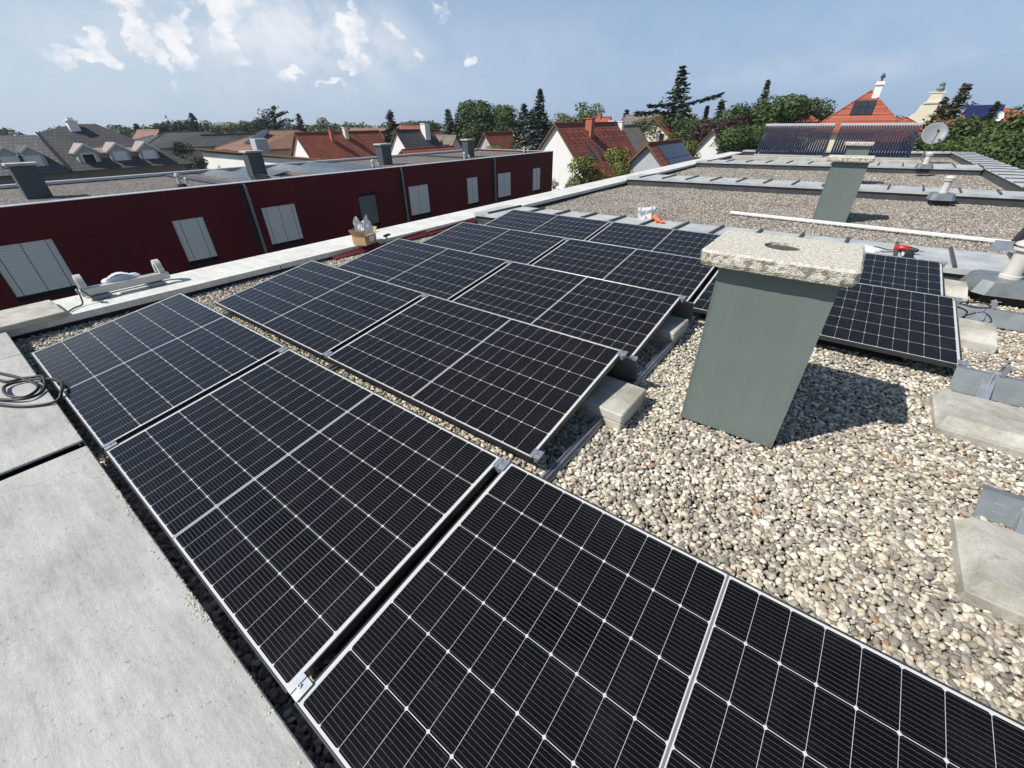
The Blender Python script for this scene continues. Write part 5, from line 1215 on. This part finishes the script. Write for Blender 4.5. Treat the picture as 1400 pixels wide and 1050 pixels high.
for k, x, y, z, w, lab in [
 ('bush', -60.0, 50.0, -.1, 8.5, 'olive bush between the dark red roofs and the tall spruce'),
 ('conif', -50.0, 44.7, 2.9, 4.6, 'tall dark spruce left of the white charcoal-roofed house'),
 ('broad', -78.5, 75.3, 1.8, 12, 'wide green tree behind the charcoal roof ridge'),
 ('broad', -74.5, 77.0, 1.5, 9, 'second green tree behind the white chimney of the charcoal-roofed house'),
 ('bspruce', -46.8, 52.8, 3.1, 5.4, 'blue spruce at the left foot of the big round tree'),
 ('walnut', -44.0, 55.3, 4.15, 8.6, 'big round green tree, the widest on the skyline'),
 ('walnut', -40.3, 57.2, 3.5, 6.0, 'right half of the big round tree, slightly lower and darker'),
 ('dark', -52, 76.0, 1.4, 6, 'dark tree far behind the yellow house'),
 ('bush', -30.6, 44.0, -1.0, 5.2, 'sunlit low bush below the brown-red gable roof'),
 ('conif', -33.2, 53.0, 3.3, 4.6, 'left and lower of the two dark spruces beside the dark red house'),
 ('conif', -31.0, 53.4, 4.8, 4.8, 'taller of the two dark spruces beside the dark red house'),
 ('bspruce', -27.9, 47.0, 2.5, 6.4, 'blue-grey spruce in front of the two dark spruces'),
 ('loose', -44.6, 82.0, 2.8, 8, 'loose birch-like tree behind the brick chimney, left part'),
 ('loose', -41.1, 84.6, 4.5, 8, 'loose birch-like tree behind the brick chimney, taller right part'),
 ('conif', -34.2, 88.0, 3.1, 4.6, 'narrow conifer on the skyline right of the dark red ridge'),
 ('conif', -14.9, 77.8, 3.8, 5.0, 'dark conifer right of the cedar'),
 ('dark', -12.8, 81.5, 3.1, 5.0, 'dark tree behind the purple-leaved tree'),
 ('thin', -14.6, 69.6, 2.9, 1.7, 'very thin pointed conifer between the cedar and the dark conifer')]: tree(k, lab, x, y, z, w, group=GM)
tree('cedar', 'tall ragged cedar with two long side branches, highest tree of the picture', -17.8, 66.8, 7.2, 15.0)
GC = 'trees right of the cedar'
for k, x, y, z, w, lab in [
 ('green', -19.6, 63.5, 1.7, 7.5, 'green tree at the left foot of the cedar'),
 ('green', -14.6, 63.5, 1.5, 7.0, 'green tree at the right foot of the cedar'),
 ('purple', -9.9, 55.5, 1.45, 5.8, 'purple-leaved tree right of the cedar'),
 ('purple', -8.0, 57.5, 2.0, 4.4, 'second purple tree behind the first, a little higher'),
 ('bush', -9.6, 47.5, -.3, 3.4, 'yellow-green bush before the purple tree, above the parapet'),
 ('cedar', -7.4, 66.5, 5.2, 7.5, 'ragged conifer tip rising over the broad trees by the tube collectors'),
 ('broad', -7.8, 59.6, 3.0, 6.4, 'broad green tree left of the tube collectors, left part'),
 ('broad', -4.5, 60.2, 3.6, 7.4, 'broad green tree left of the tube collectors, middle part'),
 ('broad', -2.2, 63.6, 3.3, 6.0, 'broad green tree left of the tube collectors, touching the orange roof'),
 ('green', -6.4, 54.0, .9, 6.4, 'green tree under the broad trees, just above the parapet')]: tree(k, lab, x, y, z, w, group=GC)
GR = 'trees at the right edge'
for k, x, y, z, w, lab in [
 ('rconif', 9.5, 57.4, 3.6, 4.4, 'brownish upright conifer right of the satellite dish'),
 ('rconif', 8.6, 58.4, 2.7, 3.6, 'shorter brownish conifer leaning on the taller one'),
 ('broad', 8.8, 50.0, 1.5, 5.2, 'green tree right behind the satellite dish'),
 ('broad', 10.4, 47.6, 1.5, 5.0, 'green tree below the blue solar field'),
 ('broad', 11.9, 42.8, 2.0, 4.6, 'green tree cut by the right edge of the picture'),
 ('conif', 10.9, 49.6, 2.2, 2.4, 'small pointed conifer before the blue solar field'),
 ('green', 10.6, 38.0, .5, 5.2, 'low green tree behind the right parapet'),
 ('green', 9.0, 41.0, .3, 4.4, 'low green tree left of the white wall at the right edge'),
 ('green', 12.4, 33.5, .2, 4.8, 'nearest low green tree at the right edge')]: tree(k, lab, x, y, z, w, group=GR)
GF = 'bushes before the dark red house'
for k, x, y, z, w, lab in [
 ('bush', -12.0, 31.2, -.75, 3.6, 'bright green bush before the dark red roof, left part'),
 ('bush', -9.9, 32.8, -.25, 3.6, 'bright green bush before the dark red roof, tallest part'),
 ('bush', -8.4, 30.2, -.95, 2.4, 'small bright green bush beside the outbuilding'),
 ('dkbush', -16.9, 33.0, -2.3, 2.6, 'dark purple shrub at the corner of the maroon house'),
 ('loose', -14.0, 33.2, -2.3, 1.8, 'thin pale shrub before the white gable')]: tree(k, lab, x, y, z, w, cat='bush', name='bush', group=GF)
t = thing('garden_wall', 'white garden structure glimpsed between the trees at the right edge', 'wall', (11.3, 39.3, GZ))
b = MB(); b.box((-.6, 0, 0), (1.4, .3, 5.8)); b.build('wall', MAT['white_wall'], t)
# dark columnar hedge by the white modern house
tree('dark', 'dark columnar hedge before the charcoal hipped roof', -63, 22.4, -.2, 3.2, group=GB)
tree('dark', 'dark evergreen at the left corner of the white modern house', -56.5, 21.5, -1.6, 3.4, group=GB)

# distant woodland along the horizon, one mass
def woodland():
    r = np.random.default_rng(12); P, Nn = [], []
    for i in range(420):
        az = r.uniform(-1.65, .42); d = r.uniform(170, 420); x, y = CAMP.x+math.sin(az)*d, CAMP.y+math.cos(az)*d
        h = r.uniform(6.0, 8.6)+(d-170)*.003; rad = r.uniform(3, 6); m = 110; q = r.normal(size=(m, 3)); q /= np.linalg.norm(q, axis=1)[:, None]; q[:, 2] = np.abs(q[:, 2])
        P.append(np.stack([x+q[:, 0]*rad*1.5, y+q[:, 1]*rad*1.5, GZ+q[:, 2]*h*r.uniform(.75, 1, m)], 1)); Nn.append(q+r.normal(size=(m, 3))*.4)
    P = np.concatenate(P); V, F = quads(P, np.concatenate(Nn), r.uniform(.9, 1.9, len(P)), r)
    tag(raw_mesh('woodland', V, F, MAT['leaf']), kind='stuff')
woodland()

# ------------------------------------------------------------------ summer haze
def haze():
    b = MB(); b.box((-710, -710, GZ-1.0), (710, 710, 12.))
    m = bpy.data.materials.new('summer_air'); m.use_nodes = True; t = m.node_tree; t.nodes.remove(t.nodes['Principled BSDF'])
    v = t.nodes.new('ShaderNodeVolumePrincipled'); v.inputs['Color'].default_value = (.80, .88, 1, 1); v.inputs['Density'].default_value = .00035; v.inputs['Anisotropy'].default_value = .2
    t.links.new(v.outputs[0], t.nodes['Material Output'].inputs['Volume'])
    tag(b.build('haze', m), kind='stuff')
haze()
